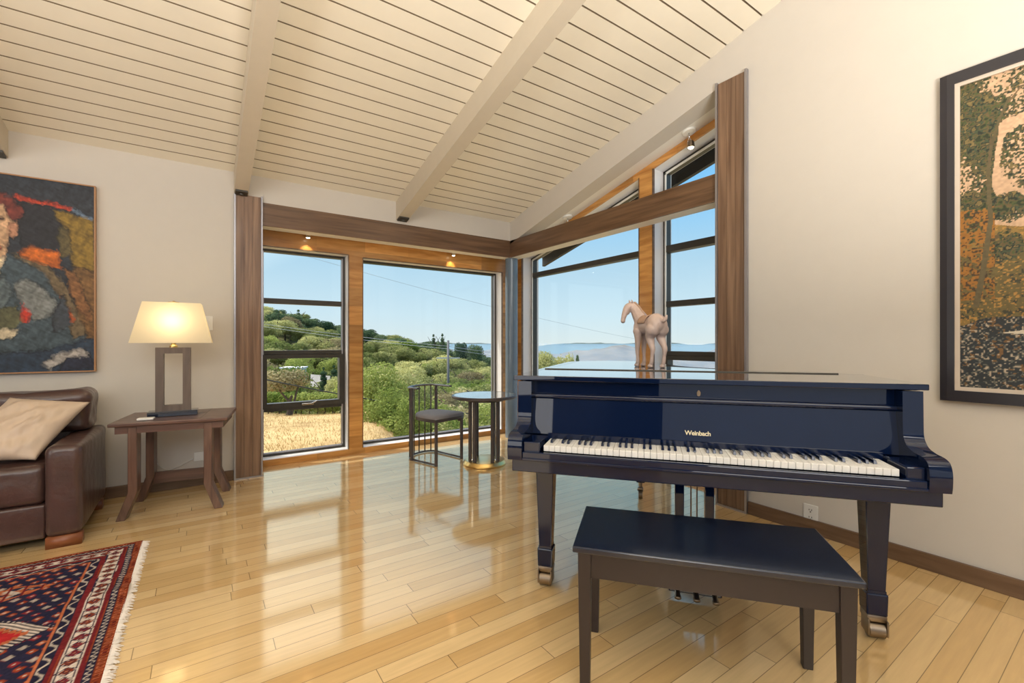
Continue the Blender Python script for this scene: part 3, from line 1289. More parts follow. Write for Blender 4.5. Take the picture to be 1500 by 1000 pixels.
# ------------------------------------------------------------------ round table
rt_c = Vector((2.215, 3.66, 0))
tb = thing('round_table', 'round glass-topped pedestal table with dark posts on a brass base by the corner column', 'table', rt_c)
bm = BM()
lathe(bm, [(0, .626), (.30, .626), (.309, .632), (.309, .648), (.303, .654), (.288, .654), (.288, .650), (0, .650)], seg=48)
rim_ = soft(obj('table_rim', bm, M_DARKTUBE, tb), 30)
bm = BM()
lathe(bm, [(0, .650), (.288, .650), (.288, .6535), (0, .6535)], seg=48)
obj('glass_top', bm, M_TABLEGLASS, rim_)
bm = BM()
lathe(bm, [(0, .60), (.185, .60), (.185, .626), (0, .626)], seg=40)
obj('apron', bm, M_DARKTUBE, tb)
bm = BM()
lathe(bm, [(0, .0), (.198, .0), (.203, .006), (.203, .016), (.194, .030), (.186, .042), (.180, .044), (0, .044)], seg=48)
soft(obj('base', bm, M_GOLD, tb), 30)
for g in range(4):
    a0 = math.radians(55.3 + 45 + 90 * g)
    for off in (-13, 13):
        a = a0 + math.radians(off)
        bm = BM()
        x, y = .152 * math.cos(a), .152 * math.sin(a)
        lathe(bm, [(0, .044), (.0165, .044), (.0165, .60), (0, .60)], (x, y, 0), 14)
        soft(obj('post', bm, M_DARKTUBE, tb), 40)
    bm = BM()
    x, y = .152 * math.cos(a0), .152 * math.sin(a0)
    tube(bm, [(x, y, .044), (x, y, .60)], .006, 8)
    lathe(bm, [(0, .056), (.009, .054), (.014, .062), (.009, .070), (0, .072)], (x, y, 0), 10)
    obj('rod', bm, M_CHROME, tb)

# ------------------------------------------------------------------ dark tubular chair
cA, cB, cC, cD = Vector((1.690, 4.160, 0)), Vector((1.795, 3.830, 0)), Vector((2.125, 3.950, 0)), Vector((2.028, 4.330, 0))
cc = (cA + cB + cC + cD) / 4
ch = thing('spindle_chair', 'dark tubular chair with horseshoe rail, spindle back and grey seat by the big window', 'chair', cc)
A, B, C, D = (p - cc for p in (cA, cB, cC, cD))
back_c = (A + D) / 2
fwd = ((B + C) / 2 - (A + D) / 2).normalized()
side = Vector((-fwd.y, fwd.x, 0))
half = (A - D).length / 2


def arc(z, r, a0, a1, n=24, stretch=.62):
    # semicircle bulging behind A-D, from A's side (a=0) to D's side (a=180)
    dirA = (A - back_c).normalized()
    out = []
    for i in range(n + 1):
        a = math.radians(a0 + (a1 - a0) * i / n)
        out.append(back_c + dirA * (r * math.cos(a)) - fwd * (r * stretch * math.sin(a)) + Vector((0, 0, z)))
    return out


for nm, P, h in (('leg', B, .405), ('leg', C, .405), ('leg', A, .695), ('leg', D, .695)):
    bm = BM()
    lathe(bm, [(0, 0), (.0155, 0), (.0155, h), (0, h)], (P.x, P.y, 0), 14)
    soft(obj('leg', bm, M_DARKTUBE, ch), 40)
rail_pts = [A + fwd * .10 + Vector((0, 0, .705))] + arc(.705, half, 0, 180) + [D + fwd * .22 + Vector((0, 0, .705))]
bm = BM()
rp_ = []
for p in rail_pts:
    rp_.append(p)
fs = tube(bm, rp_, .022, 10)
for v in bm.verts:
    v.co.z = .705 + (v.co.z - .705) * .45
soft(obj('top_rail', bm, M_DARKTUBE, ch), 50)
for a in (28, 52, 76, 100, 124, 150):
    p = arc(0, half, a, a, 1)[0]
    bm = BM()
    lathe(bm, [(0, .012), (.0065, .012), (.0065, .70), (0, .70)], (p.x, p.y, 0), 8)
    obj('spindle', bm, M_DARKTUBE, ch, True)
bm = BM()
tube(bm, arc(.012, half, 0, 180), .009, 8)
tube(bm, [A + Vector((0, 0, .012)), B + Vector((0, 0, .012))], .009, 8)
tube(bm, [D + Vector((0, 0, .012)), C + Vector((0, 0, .012))], .009, 8)
obj('stretcher', bm, M_DARKTUBE, ch, True)
seat_poly = catmull2([(p.x, p.y) for p in (B + (B - C).normalized() * .02 + fwd * .015, C + (C - B).normalized() * .02 + fwd * .015, C * .5 + D * .5 + (C - B).normalized() * .02, D * .86, back_c - fwd * .05, A * .86, A * .5 + B * .5 - (C - B).normalized() * .02, B + (B - C).normalized() * .02 + fwd * .015)], 5)[:-1]
bm = BM()
prism(bm, seat_poly, .403, .432, 'z')
seat_fr = soft(obj('seat_frame', bm, M_DARKTUBE, ch), 40)
bm = BM()
cen = sum((Vector((x, y, 0)) for x, y in seat_poly), Vector()) / len(seat_poly)
rings = []
for s, z in ((1.0, .432), (1.0, .446), (.95, .456), (.75, .465), (.4, .469)):
    rings.append([bm.verts.new((cen.x + (x - cen.x) * s, cen.y + (y - cen.y) * s, z)) for x, y in seat_poly])
n = len(seat_poly)
for R0, R1 in zip(rings, rings[1:]):
    for k in range(n):
        bm.faces.new((R0[k], R0[(k + 1) % n], R1[(k + 1) % n], R1[k]))
bm.faces.new(rings[-1])
bmesh.ops.recalc_face_normals(bm, faces=bm.faces[:])
obj('seat_cushion', bm, M_SEAT, seat_fr, True)
for P in (B, C):
    bm = BM()
    bmesh.ops.create_uvsphere(bm, u_segments=12, v_segments=8, radius=.017, matrix=Matrix.Translation(P * .90 + Vector((0, 0, .386))))
    obj('ball', bm, M_DARKTUBE, seat_fr, True)

# ------------------------------------------------------------------ side table, lamp, small box
st = thing('side_table', 'dark wood side table with splayed feet carrying the lit lamp', 'table', (-.125, 4.00, 0), math.radians(-9))
bm = BM()
box(bm, -.325, .325, -.265, .265, .608, .632, bev=.006)
stt = obj('tabletop', bm, M_SIDE, st)
bm = BM()
for x in (-.15, .16):
    box(bm, x - .0015, x + .0015, -.262, .262, .6322, .6328)
box(bm, -.15, .16, .05, .0525, .6322, .6328)
obj('inlay_line', bm, M_SLOT, stt)
bm = BM()
box(bm, -.295, .295, -.238, -.218, .560, .608)
box(bm, -.295, .295, .218, .238, .560, .608)
box(bm, -.295, -.275, -.218, .218, .560, .608)
box(bm, .275, .295, -.218, .218, .560, .608)
obj('apron', bm, M_SIDE, st)
for sx in (-1, 1):
    for sy in (-1, 1):
        bm = BM()
        ty = .046
        x0 = sx * .205
        wI = .024
        yy0, yy1 = sy * .195 - ty, sy * .195 + ty
        prof = [(x0 - wI, .600), (x0 + wI, .600), (x0 + wI, .175), (x0 + wI + sx * .062, 0), (x0 - wI + sx * .062, 0), (x0 - wI, .175)]
        prism(bm, prof, yy0, yy1, 'y')
        bmesh.ops.bevel(bm, geom=bm.edges[:], offset=.003, segments=1, affect='EDGES')
        obj('leg', bm, M_SIDE_V, st)
bm = BM()
box(bm, -.19, .19, .185, .205, .115, .195)
obj('stretcher', bm, M_SIDE, st)

lampr = math.radians(-3)
lp = thing('table_lamp', 'lit table lamp with cream tapered shade and open rectangular wood frame on the side table', 'lamp', (-.158, 3.99, .6335), lampr)
bm = BM()
box(bm, -.142, .142, -.055, .055, 0, .036, bev=.002)
obj('base', bm, M_LAMPBASE, lp)
bm = BM()
box(bm, -.100, .100, -.030, .030, .036, .074)
box(bm, -.100, -.054, -.030, .030, .074, .438)
box(bm, .054, .100, -.030, .030, .074, .438)
box(bm, -.100, .100, -.030, .030, .438, .480)
obj('frame', bm, M_LAMPFRAME, lp)
bm = BM()
lathe(bm, [(0, .48), (.024, .48), (.024, .492), (.014, .50), (.014, .53), (0, .53)], seg=16)
tube(bm, [(0, 0, .53), (0, 0, .80)], .004, 8)
lathe(bm, [(0, .795), (.035, .795), (.035, .801), (.010, .806), (0, .812)], seg=16)
soft(obj('stem', bm, M_GOLD, lp), 40)


def shade_mat():
    m = bpy.data.materials.new('lamp_shade_fabric')
    m.use_nodes = True
    t = m.node_tree
    t.nodes.clear()
    o = N(t, 'ShaderNodeOutputMaterial')
    d = N(t, 'ShaderNodeBsdfDiffuse')
    tr = N(t, 'ShaderNodeBsdfTranslucent')
    d.inputs[0].default_value = (0.82, 0.76, 0.62, 1)
    tr.inputs[0].default_value = (0.90, 0.80, 0.58, 1)
    mx = N(t, 'ShaderNodeMixShader')
    mx.inputs[0].default_value = 0.5
    t.links.new(d.outputs[0], mx.inputs[1])
    t.links.new(tr.outputs[0], mx.inputs[2])
    t.links.new(mx.outputs[0], o.inputs[0])
    return m


M_SHADE = shade_mat()
bm = BM()
b0 = [(-.228, -.130), (.228, -.130), (.228, .130), (-.228, .130)]
b1 = [(-.163, -.092), (.163, -.092), (.163, .092), (-.163, .092)]
vb = [bm.verts.new((x, y, .512)) for x, y in b0]
vt = [bm.verts.new((x, y, .793)) for x, y in b1]
for i in range(4):
    j = (i + 1) % 4
    bm.faces.new((vb[i], vb[j], vt[j], vt[i]))
obj('lamp_shade', bm, M_SHADE, lp)
bm = BM()
bmesh.ops.create_uvsphere(bm, u_segments=14, v_segments=10, radius=.028, matrix=Matrix.Translation((0, 0, .64)))
obj('bulb', bm, M_BULB, lp, True)
pl = bpy.data.lights.new('lamp_bulb_light', 'POINT')
pl.energy = 2.3
pl.color = (1.0, 0.80, 0.50)
pl.shadow_soft_size = .11
po = bpy.data.objects.new('lamp_bulb_light', pl)
COL.objects.link(po)
po.parent = lp
po.location = (0, -.04, .66)

bm = BM()
box(bm, -.045, .045, -.025, .025, 0, .014, bev=.004)
tag(obj('small_box', bm, M_PLASTIC, loc=(-.300, 3.855, .6335), rotz=math.radians(-9)), 'small white box lying on the side table in front of the lamp', 'box')

# ------------------------------------------------------------------ sofa and pillow
def cushion(x0, x1, y0, y1, z0, z1, bev, amp=.008, freq=6.0, seed=0.0, cuts=10):
    bm = BM()
    box(bm, x0, x1, y0, y1, z0, z1, bev=bev, seg=4)
    big = [e_ for e_ in bm.edges if e_.calc_length() > .08]
    bmesh.ops.subdivide_edges(bm, edges=big, cuts=cuts, use_grid_fill=True)
    bm.normal_update()
    cx, cy, cz = (x0 + x1) / 2, (y0 + y1) / 2, (z0 + z1) / 2
    for v in bm.verts:
        nz = mnoise.noise(Vector((v.co.x * freq + seed, v.co.y * freq, v.co.z * freq)))
        n2 = mnoise.noise(Vector((v.co.x * freq * 2.7 + seed, v.co.y * freq * 2.7, v.co.z * freq * 2.7)))
        v.co += v.normal * (amp * nz + amp * .45 * n2)
    return bm


sofa = thing('sofa', 'brown leather sofa standing against the wall beneath the portrait', 'sofa', (-.56, 3.51, 0))
SX, SY = -.56, 3.51


def sob(name, bm, mat, par=sofa):
    for v in bm.verts:
        v.co.x -= SX
        v.co.y -= SY
    return obj(name, bm, mat, par, True)


sob('arm', cushion(-.712, -.556, 3.51, 4.30, .06, .568, .035, .004, 5, 1, 8), M_LEATHER)
sob('arm', cushion(-2.86, -2.70, 3.51, 4.30, .06, .568, .035, .004, 5, 9, 8), M_LEATHER)
sob('base', cushion(-2.70, -.712, 3.545, 4.25, .055, .245, .012, .002, 5, 3, 6), M_LEATHER)
sob('back', cushion(-2.74, -.68, 4.16, 4.385, .06, .70, .03, .004, 5, 4, 6), M_LEATHER)
for k, (a, b_) in enumerate(((-1.37, -.716), (-2.03, -1.375), (-2.695, -2.035))):
    sob('seat_cushion', cushion(a, b_, 3.55, 4.15, .245, .462, .035, .010, 5, 11 + k, 10), M_LEATHER)
    x1 = b_ + (.12 if k == 0 else 0)
    sob('back_cushion', cushion(a, x1, 3.98, 4.27, .50 if k else .57, .838, .05, .016, 5.5, 21 + k, 12), M_LEATHER)
for x in (-.708, -2.70):
    for yy in (3.515, 4.16):
        bm = BM()
        box(bm, x - .0 if x > -1 else x - .15, x + .148 if x > -1 else x, yy, yy + .07, 0, .062)
        sob('foot', bm, M_FOOT)
bm = BM()
nu = 44
TLc, TRc, BRc, BLc = Vector((-.955, 3.99, .815)), Vector((-.585, 3.94, .765)), Vector((-.775, 3.66, .478)), Vector((-1.16, 3.70, .50))
nrm = (TRc - TLc).cross(BLc - TLc).normalized()
if nrm.y > 0:
    nrm = -nrm
grid = {}
for side_ in (1, -1):
    for i in range(nu + 1):
        for j in range(nu + 1):
            a, b_ = i / nu, j / nu
            if side_ == -1 and (i in (0, nu) or j in (0, nu)):
                grid[(side_, i, j)] = grid[(1, i, j)]
                continue
            ua, vb_ = 2 * a - 1, 2 * b_ - 1
            pin_a = a + .035 * ua * (1 - vb_ * vb_) * -1
            pin_b = b_ + .035 * vb_ * (1 - ua * ua) * -1
            p = (TLc * (1 - pin_a) + TRc * pin_a) * (1 - pin_b) + (BLc * (1 - pin_a) + BRc * pin_a) * pin_b
            th = .075 * ((1 - ua ** 2) * (1 - vb_ ** 2)) ** .45
            wr = (.020 * mnoise.noise(Vector((a * 5, b_ * 5 + a * 3, side_))) + .010 * mnoise.noise(Vector((a * 13 - b_ * 6, b_ * 5 + a * 4, side_ + 3)))) * (1 - ua ** 4) * (1 - vb_ ** 4)
            p = p + nrm * (side_ * th + wr)
            grid[(side_, i, j)] = bm.verts.new(p)
for side_ in (1, -1):
    for i in range(nu):
        for j in range(nu):
            q = [grid[(side_, i, j)], grid[(side_, i + 1, j)], grid[(side_, i + 1, j + 1)], grid[(side_, i, j + 1)]]
            bm.faces.new(q if side_ == 1 else q[::-1])
bmesh.ops.recalc_face_normals(bm, faces=bm.faces[:])
tag(obj('throw_pillow', bm, M_PILLOW, smooth=True), 'tan satin throw pillow leaning on the brown leather sofa', 'pillow')

# ------------------------------------------------------------------ painted surfaces (rug, pictures)
rngn = np.random.default_rng(7)


def vnoise(x, y, seed=0):
    """smooth value noise on arrays"""
    tab = np.random.default_rng(seed).random((257, 257))
    xi, yi = np.floor(x).astype(int), np.floor(y).astype(int)
    fx, fy = x - xi, y - yi
    fx, fy = fx * fx * (3 - 2 * fx), fy * fy * (3 - 2 * fy)
    xi, yi = xi % 256, yi % 256
    return (tab[xi, yi] * (1 - fx) + tab[xi + 1, yi] * fx) * (1 - fy) + (tab[xi, yi + 1] * (1 - fx) + tab[xi + 1, yi + 1] * fx) * fy


def srgb(c):
    c = np.asarray(c, float) / 255.0
    return np.where(c <= .04045, c / 12.92, ((c + .055) / 1.055) ** 2.4)


def inpoly(x, y, poly):
    ins = np.zeros(x.shape, bool)
    n = len(poly)
    for i in range(n):
        x0, y0 = poly[i]
        x1, y1 = poly[(i + 1) % n]
        if y0 == y1:
            continue
        c = ((y0 > y) != (y1 > y)) & (x < (x1 - x0) * (y - y0) / (y1 - y0) + x0)
        ins ^= c
    return ins


def grid_mesh(name, P, colr, mat, parent=None):
    """P: (H,W,3) points, colr: (H,W,3) linear colours"""
    Hh, Ww = P.shape[:2]
    me = bpy.data.meshes.new(name)
    nv = Hh * Ww
    nf = (Hh - 1) * (Ww - 1)
    me.vertices.add(nv)
    me.vertices.foreach_set('co', P.reshape(-1).astype(np.float32))
    idx = np.arange(nv).reshape(Hh, Ww)
    q = np.stack([idx[:-1, :-1], idx[1:, :-1], idx[1:, 1:], idx[:-1, 1:]], -1).reshape(-1)
    me.loops.add(nf * 4)
    me.loops.foreach_set('vertex_index', q.astype(np.int32))
    me.polygons.add(nf)
    me.polygons.foreach_set('loop_start', (np.arange(nf) * 4).astype(np.int32))
    me.update(calc_edges=True)
    me.validate()
    ca = me.color_attributes.new('Col', 'FLOAT_COLOR', 'POINT')
    ca.data.foreach_set('color', np.concatenate([colr, np.ones((Hh, Ww, 1))], -1).reshape(-1).astype(np.float32))
    me.materials.append(mat)
    o = bpy.data.objects.new(name, me)
    COL.objects.link(o)
    if parent:
        o.parent = parent
    return o


# rug: long axis along x, one short fringed end at x = RX
RX, RY1, RY0 = -.272, 3.338, 1.73
RXL = -2.75
rug = thing('area_rug', 'red and navy patterned oriental rug with white fringe on the wood floor', 'rug', (RX, RY1, 0))
step = .0045
xs = np.arange(RX, RXL, -step)
ys = np.arange(RY1, RY0, -step)
X, Y = np.meshgrid(xs, ys)
wob = .006 * (vnoise(X * 4, Y * 4, 3) - .5)
tx = RX - X + wob                       # distance from the fringed end
ty_ = np.minimum(RY1 - Y, Y - RY0) + wob * .7
hy = tx * 1.0
d = np.minimum(tx, ty_ * 1.15) * 1.45
along = np.where(tx < ty_ * 1.15, Y, X)
navy, maroon, rust, white_, orange, red = (srgb(c) for c in ((40, 38, 60), (108, 34, 38), (120, 52, 30), (205, 190, 178), (176, 100, 66), (168, 40, 44)))
colr = np.zeros(X.shape + (3,))
n1 = vnoise(X * 60, Y * 60, 5)
n2 = vnoise(X * 22, Y * 22, 6)
n3 = vnoise(X * 130, Y * 130, 8)


def setc(mask, c):
    colr[mask] = c


setc(np.ones(X.shape, bool), navy)
# field motifs: rows of small flowers
gx, gy = X / .052, Y / .052
cx_, cy_ = np.floor(gx), np.floor(gy)
gx = gx + .5 * (cy_ % 2)
cx_ = np.floor(gx)
fx, fy = gx - cx_ - .5, gy - cy_ - .5
fx = fx + .30 * (np.modf(np.abs(np.sin(cx_ * 3.1 + cy_ * 17.7) * 917.3))[0] - .5)
fy = fy + .30 * (np.modf(np.abs(np.sin(cx_ * 9.7 + cy_ * 5.3) * 713.9))[0] - .5)
hsh = np.modf(np.abs(np.sin(cx_ * 12.9898 + cy_ * 78.233) * 43758.5453))[0]
rad = np.abs(fx) + np.abs(fy) + .10 * (n1 - .5)
mot = rad < .34
setc(mot & (hsh < .35), rust * 1.5)
setc(mot & (hsh >= .35) & (hsh < .6), maroon * 1.6)
setc(mot & (hsh >= .6) & (hsh < .8), orange)
setc(mot & (hsh >= .8), white_ * .55)
setc((rad < .13), white_ * .75)
setc((rad > .36) & (rad < .42) & (n2 > .55), maroon)
# large flower sprays
for px_, py_ in ((-.72, 2.97), (-1.10, 3.0), (-.66, 2.06), (-1.7, 3.0), (-2.3, 3.0)):
    ax, ay = (X - px_) / .16, (Y - py_) / .075
    rr_ = np.abs(ax) + np.abs(ay)
    m_ = (rr_ < 1.0) & (np.sin(ax * 9) * np.cos(ay * 7) + .5 * (n1 - .5) > -.25)
    setc(m_, orange * .95)
    setc((rr_ < .55) & (np.sin(ax * 14 + ay * 6) > .2), white_ * .8)
    setc((rr_ < 1.0) & (np.abs(np.sin(ax * 9)) < .22), maroon)
# stepped red medallion with pale zigzag outline
mxc, myc = -1.27, 2.535
st_ = np.round(np.abs(X - mxc) / .02) * .02
md = st_ / .72 + np.abs(Y - myc) / .62
zig = .012 * np.abs(((X / .03) % 1) - .5)
md2 = md + zig
setc(md2 < 1.10, navy * .6)
setc((md2 < 1.09) & ((((X + Y) / .022) % 1) < .5), white_)
setc(md2 < 1.0, orange * 1.0)
setc(md2 < .965, red)
mot2 = (np.abs(fx) + np.abs(fy) + .12 * (n1 - .5)) < .30
setc((md2 < .93) & mot2 & (hsh < .5), white_ * .9)
setc((md2 < .93) & mot2 & (hsh >= .5), navy)
setc((md2 < .93) & (rad < .10), orange)


def band(a, b_, c):
    setc((d >= a) & (d < b_), c)


band(-.1, .047, rust)
s_ = (along / .022) % 1
setc((d > .010) & (d < .040) & (np.abs(s_ - .5) < .26) & (n3 > .25), orange * .85)
setc((d > .016) & (d < .034) & (np.abs(s_ - .5) < .12), maroon * .6)
band(.047, .086, navy * .8)
z_ = np.abs(((along / .026) % 1) - .5) * 2
setc((d > .052) & (d < .081) & (np.abs((d - .0665) / .0145 - (z_ * 2 - 1)) < .34), white_ * .85)
band(.086, .112, maroon)
band(.090, .0925, rust * 1.3)
band(.112, .205, white_)
q = (along / .056)
qf = q - np.floor(q) - .5
hq = np.modf(np.abs(np.sin(np.floor(q) * 45.2) * 937.7))[0]
dm = (d - .1585) / .047
rm = np.abs(qf) * 2.1 + np.abs(dm) + .25 * (n1 - .5)
setc((d > .116) & (d < .201) & (rm < .98) & (rm > .78), navy)
setc((d > .116) & (d < .201) & (rm < .72) & (hq < .4), rust)
setc((d > .116) & (d < .201) & (rm < .72) & (hq >= .4), maroon * 1.2)
setc((d > .116) & (d < .201) & (rm < .36), navy)
setc((d > .116) & (d < .201) & (rm < .18), orange)
setc((d > .116) & (d < .201) & (np.abs(np.abs(dm) - .80) < .06) & (np.abs(qf) > .10), navy)
band(.112, .1145, maroon)
band(.2025, .205, navy)
band(.205, .238, maroon)
band(.212, .2145, rust * 1.4)
band(.238, .290, navy * .8)
setc((d > .244) & (d < .284) & (np.abs((d - .264) / .020 - np.sin(along / .0145)) < .42), white_ * .75)
band(.290, .303, orange * 1.05)
colr *= (.78 + .44 * n3)[..., None] * (.88 + .24 * n2)[..., None]
Zr = .009 + .0035 * vnoise(X * 7, Y * 5, 12) + .0012 * n3
fold = np.exp(-((Y - 2.72 - .25 * (X - RX)) / .05) ** 2) * np.clip(1 - tx / .5, 0, 1) * .014
Zr = Zr + fold
grid_mesh('pile', np.stack([X - RX, Y - RY1, Zr], -1), np.clip(colr, 0, 1), M_RUG, rug)
bm = BM()
rnd = random.Random(4)
y = RY1 - .01
while y > RY0:
    ln = rnd.uniform(.014, .034)
    dy = rnd.uniform(-.018, .010)
    tube(bm, [(-.004, y - RY1, .010), (ln * .5, y - RY1 + dy * .3, .008), (ln, y - RY1 + dy, .0035)], [.0028, .0026, .0012], 4)
    y -= rnd.uniform(.0035, .0062)
fr = obj('fringe', bm, M_FRINGE, rug)
bm = BM()
box(bm, RXL - RX, -.001, RY0 - RY1, -.001, 0.0004, .0075)
obj('backing', bm, M_FRINGE, rug)

# portrait on the left wall
PXR, PXL, PZT, PZB = -.632, -1.82, 2.268, .948
pic = thing('portrait_painting', 'large dark portrait painting of a person in a grey jacket above the sofa', 'painting', ((PXR + PXL) / 2, YA - .001, PZB))
pcx = (PXR + PXL) / 2
Wn, Hn = 300, 330
aa, bb = np.meshgrid(np.linspace(0, 1, Wn), np.linspace(0, 1, Hn))   # aa from the left edge, bb from the top
xw = PXL + aa * (PXR - PXL)
# local drawing units: 437 at the right edge, 0 where the photo's frame cuts it
cxx = 437 * (xw + 1.10) / (PXR + 1.10)
cyy = 110 + bb * 840 - (437 - cxx) * .03
pacc = np.zeros(aa.shape + (3,))
for pas in range(6):
    jx = cxx + 20 * (vnoise(aa * 30 + pas * 9, bb * 34, 31) - .5) + 16 * (vnoise(aa * 90, bb * 80, 32 + 50 * pas) - .5)
    jy = cyy + 20 * (vnoise(aa * 30, bb * 34 + pas * 9, 33) - .5) + 16 * (vnoise(aa * 80, bb * 90, 34 + 50 * pas) - .5)
    pc = np.zeros(aa.shape + (3,))
    pc[:] = srgb((46, 50, 58))


    def pp(poly, c, soft_=0):
        m_ = inpoly(jx, jy, poly)
        pc[m_] = srgb(c)


    pp([(-700, 700), (0, 560), (0, 1000), (-700, 1000)], (52, 66, 78))
    pp([(120, 205), (430, 262), (450, 560), (400, 640), (330, 480), (300, 390), (230, 260)], (132, 106, 40))
    pp([(330, 480), (445, 500), (445, 830), (400, 860), (340, 640)], (120, 88, 50))
    pp([(60, 205), (230, 215), (262, 270), (300, 300), (260, 400), (100, 425)], (38, 37, 42))
    pp([(260, 300), (310, 300), (330, 420), (270, 440)], (96, 84, 50))
    pp([(60, 176), (330, 214), (335, 228), (60, 194)], (206, 70, 40))
    pp([(320, 212), (428, 252), (428, 268), (325, 230)], (118, 140, 165))
    pp([(85, 425), (130, 392), (265, 415), (275, 490), (200, 475), (110, 448)], (205, 106, 32))
    pp([(-190, 230), (-60, 180), (30, 200), (62, 290), (40, 350), (32, 430), (0, 500), (-120, 520), (-180, 400)], (196, 158, 122))
    pp([(-200, 250), (-120, 160), (20, 175), (62, 200), (112, 240), (92, 272), (50, 285), (20, 225), (-100, 230)], (112, 48, 38))
    pp([(40, 300), (82, 285), (78, 345), (52, 368), (38, 350)], (186, 134, 104))
    pp([(-40, 280), (15, 275), (15, 290), (-40, 295)], (80, 40, 36))
    pp([(-30, 400), (10, 395), (12, 410), (-30, 415)], (165, 66, 55))
    pp([(-60, 470), (34, 440), (20, 520), (-60, 560)], (212, 192, 160))
    pp([(30, 425), (100, 455), (215, 515), (260, 590), (330, 700), (400, 790), (330, 830), (100, 930), (-300, 960), (-300, 560), (0, 520)], (66, 80, 88))
    pp([(-150, 560), (0, 700), (60, 590), (20, 530)], (92, 104, 108))
    pp([(60, 565), (110, 535), (190, 570), (255, 640), (235, 695), (150, 720), (100, 640)], (124, 128, 126))
    pp([(45, 425), (200, 472), (300, 560), (398, 782), (330, 806), (270, 620), (200, 512)], (112, 96, 70))
    pp([(262, 600), (352, 722), (318, 722)], (186, 90, 42))
    pp([(285, 480), (340, 500), (432, 705), (408, 735), (330, 620)], (134, 92, 54))
    pp([(100, 642), (142, 692), (120, 724), (90, 724)], (204, 62, 42))
    pp([(-200, 720), (80, 650), (100, 722), (60, 755), (-200, 780)], (92, 92, 64))
    pp([(-200, 752), (92, 758), (60, 795), (-200, 815)], (206, 192, 162))
    pp([(230, 690), (290, 600), (330, 740), (240, 770)], (60, 66, 74))
    pp([(-300, 850), (200, 850), (330, 815), (445, 800), (445, 960), (-300, 960)], (42, 56, 74))
    pp([(188, 900), (280, 862), (390, 850), (422, 880), (300, 886), (222, 942)], (168, 162, 156))
    pp([(300, 880), (420, 885), (430, 940), (260, 945)], (36, 40, 58))

    dif = np.abs(np.diff(pc, axis=0, prepend=pc[:1])).sum(-1) + np.abs(np.diff(pc, axis=1, prepend=pc[:, :1])).sum(-1)
    edge = dif > .02
    edge[:, 1:] |= edge[:, :-1]
    edge[1:] |= edge[:-1]
    pc[edge & (vnoise(aa * 14, bb * 14, 90 + pas) > .35)] *= .30
    stroke = vnoise(aa * 24 + bb * 22, bb * 110 - aa * 60, 140 + pas)
    pc *= (.55 + .9 * stroke)[..., None]
    pacc += pc / 3 if pas < 3 else 0
pc = pacc
br = .66 + .6 * vnoise(aa * 55 + bb * 40, bb * 26 - aa * 30, 35) + .35 * (vnoise(aa * 160, bb * 120, 36) - .5)
pc *= br[..., None]
P3 = np.stack([xw - pcx, np.full(aa.shape, -.034), PZT - bb * (PZT - PZB) - PZB], -1)
grid_mesh('canvas', P3, np.clip(pc, 0, 1), M_PAINT, pic)
bm = BM()
hw = (PXR - PXL) / 2
for a, b_ in ((-hw - .008, -hw), (hw, hw + .008)):
    box(bm, a, b_, -.042, 0, -.008, PZT - PZB + .008)
for a, b_ in ((-.008, 0), (PZT - PZB, PZT - PZB + .008)):
    box(bm, -hw, hw, -.042, 0, a, b_)
box(bm, -hw, hw, -.030, 0, 0, PZT - PZB)
obj('frame', bm, M_OAKFRAME, pic)

# tree painting on the right wall
QY1, QY0, QZT, QZB = .624, -.62, 2.452, .866
pq = thing('landscape_painting', 'framed landscape painting of a slender tree on the right wall, in a black frame', 'painting', (XB - .001, (QY0 + QY1) / 2, QZB))
qc = (QY0 + QY1) / 2
fw_ = .052
bm = BM()
h2 = (QY1 - QY0) / 2
hz = QZT - QZB
for a, b_ in ((-h2, -h2 + fw_), (h2 - fw_, h2)):
    prism(bm, [(-.034, a), (0, a), (0, b_), (-.030, b_), (-.034, (a + b_) / 2)], 0, hz, 'z')
for a, b_ in ((0, fw_), (hz - fw_, hz)):
    box(bm, -.034, 0, -h2 + fw_, h2 - fw_, a, b_)
obj('frame', bm, M_FRAMEBLACK, pq)
bm = BM()
li = .018
for a, b_ in ((-h2 + fw_, -h2 + fw_ + li), (h2 - fw_ - li, h2 - fw_)):
    box(bm, -.026, 0, a, b_, fw_, hz - fw_)
for a, b_ in ((fw_, fw_ + li), (hz - fw_ - li, hz - fw_)):
    box(bm, -.026, 0, -h2 + fw_ + li, h2 - fw_ - li, a, b_)
obj('liner', bm, M_LINER, pq)
in_y1, in_y0 = QY1 - fw_ - li, QY0 + fw_ + li
in_z1, in_z0 = QZT - fw_ - li, QZB + fw_ + li
Wn, Hn = 380, 520
aa, bb = np.meshgrid(np.linspace(0, 1, Wn), np.linspace(0, 1, Hn))
yw = in_y1 + aa * (in_y0 - in_y1)
zw = in_z1 + bb * (in_z0 - in_z1)
pc = np.zeros(aa.shape + (3,))
skyc = srgb((198, 164, 132))
pc[:] = skyc
pc *= (.92 + .16 * vnoise(aa * 6, bb * 8, 50))[..., None]
l1 = vnoise(yw * 150, zw * 150, 51)
l2 = .5 * vnoise(yw * 110, zw * 110, 52) + .5 * vnoise(yw * 45, zw * 45, 59)
l3 = vnoise(yw * 9, zw * 9, 53)
pal = [srgb(c) for c in ((46, 54, 36), (74, 82, 48), (98, 82, 54), (66, 76, 56), (40, 46, 36), (120, 104, 66))]


def foliage(mask, dens, tint=None):
    m_ = mask & (l1 * .6 + l3 * .4 > dens)
    sel = np.clip((l2 * 1.7 - .35) * len(pal), 0, len(pal) - 1).astype(int)
    for k_, c_ in enumerate(pal):
        pc[m_ & (sel == k_)] = c_ if tint is None else c_ * tint


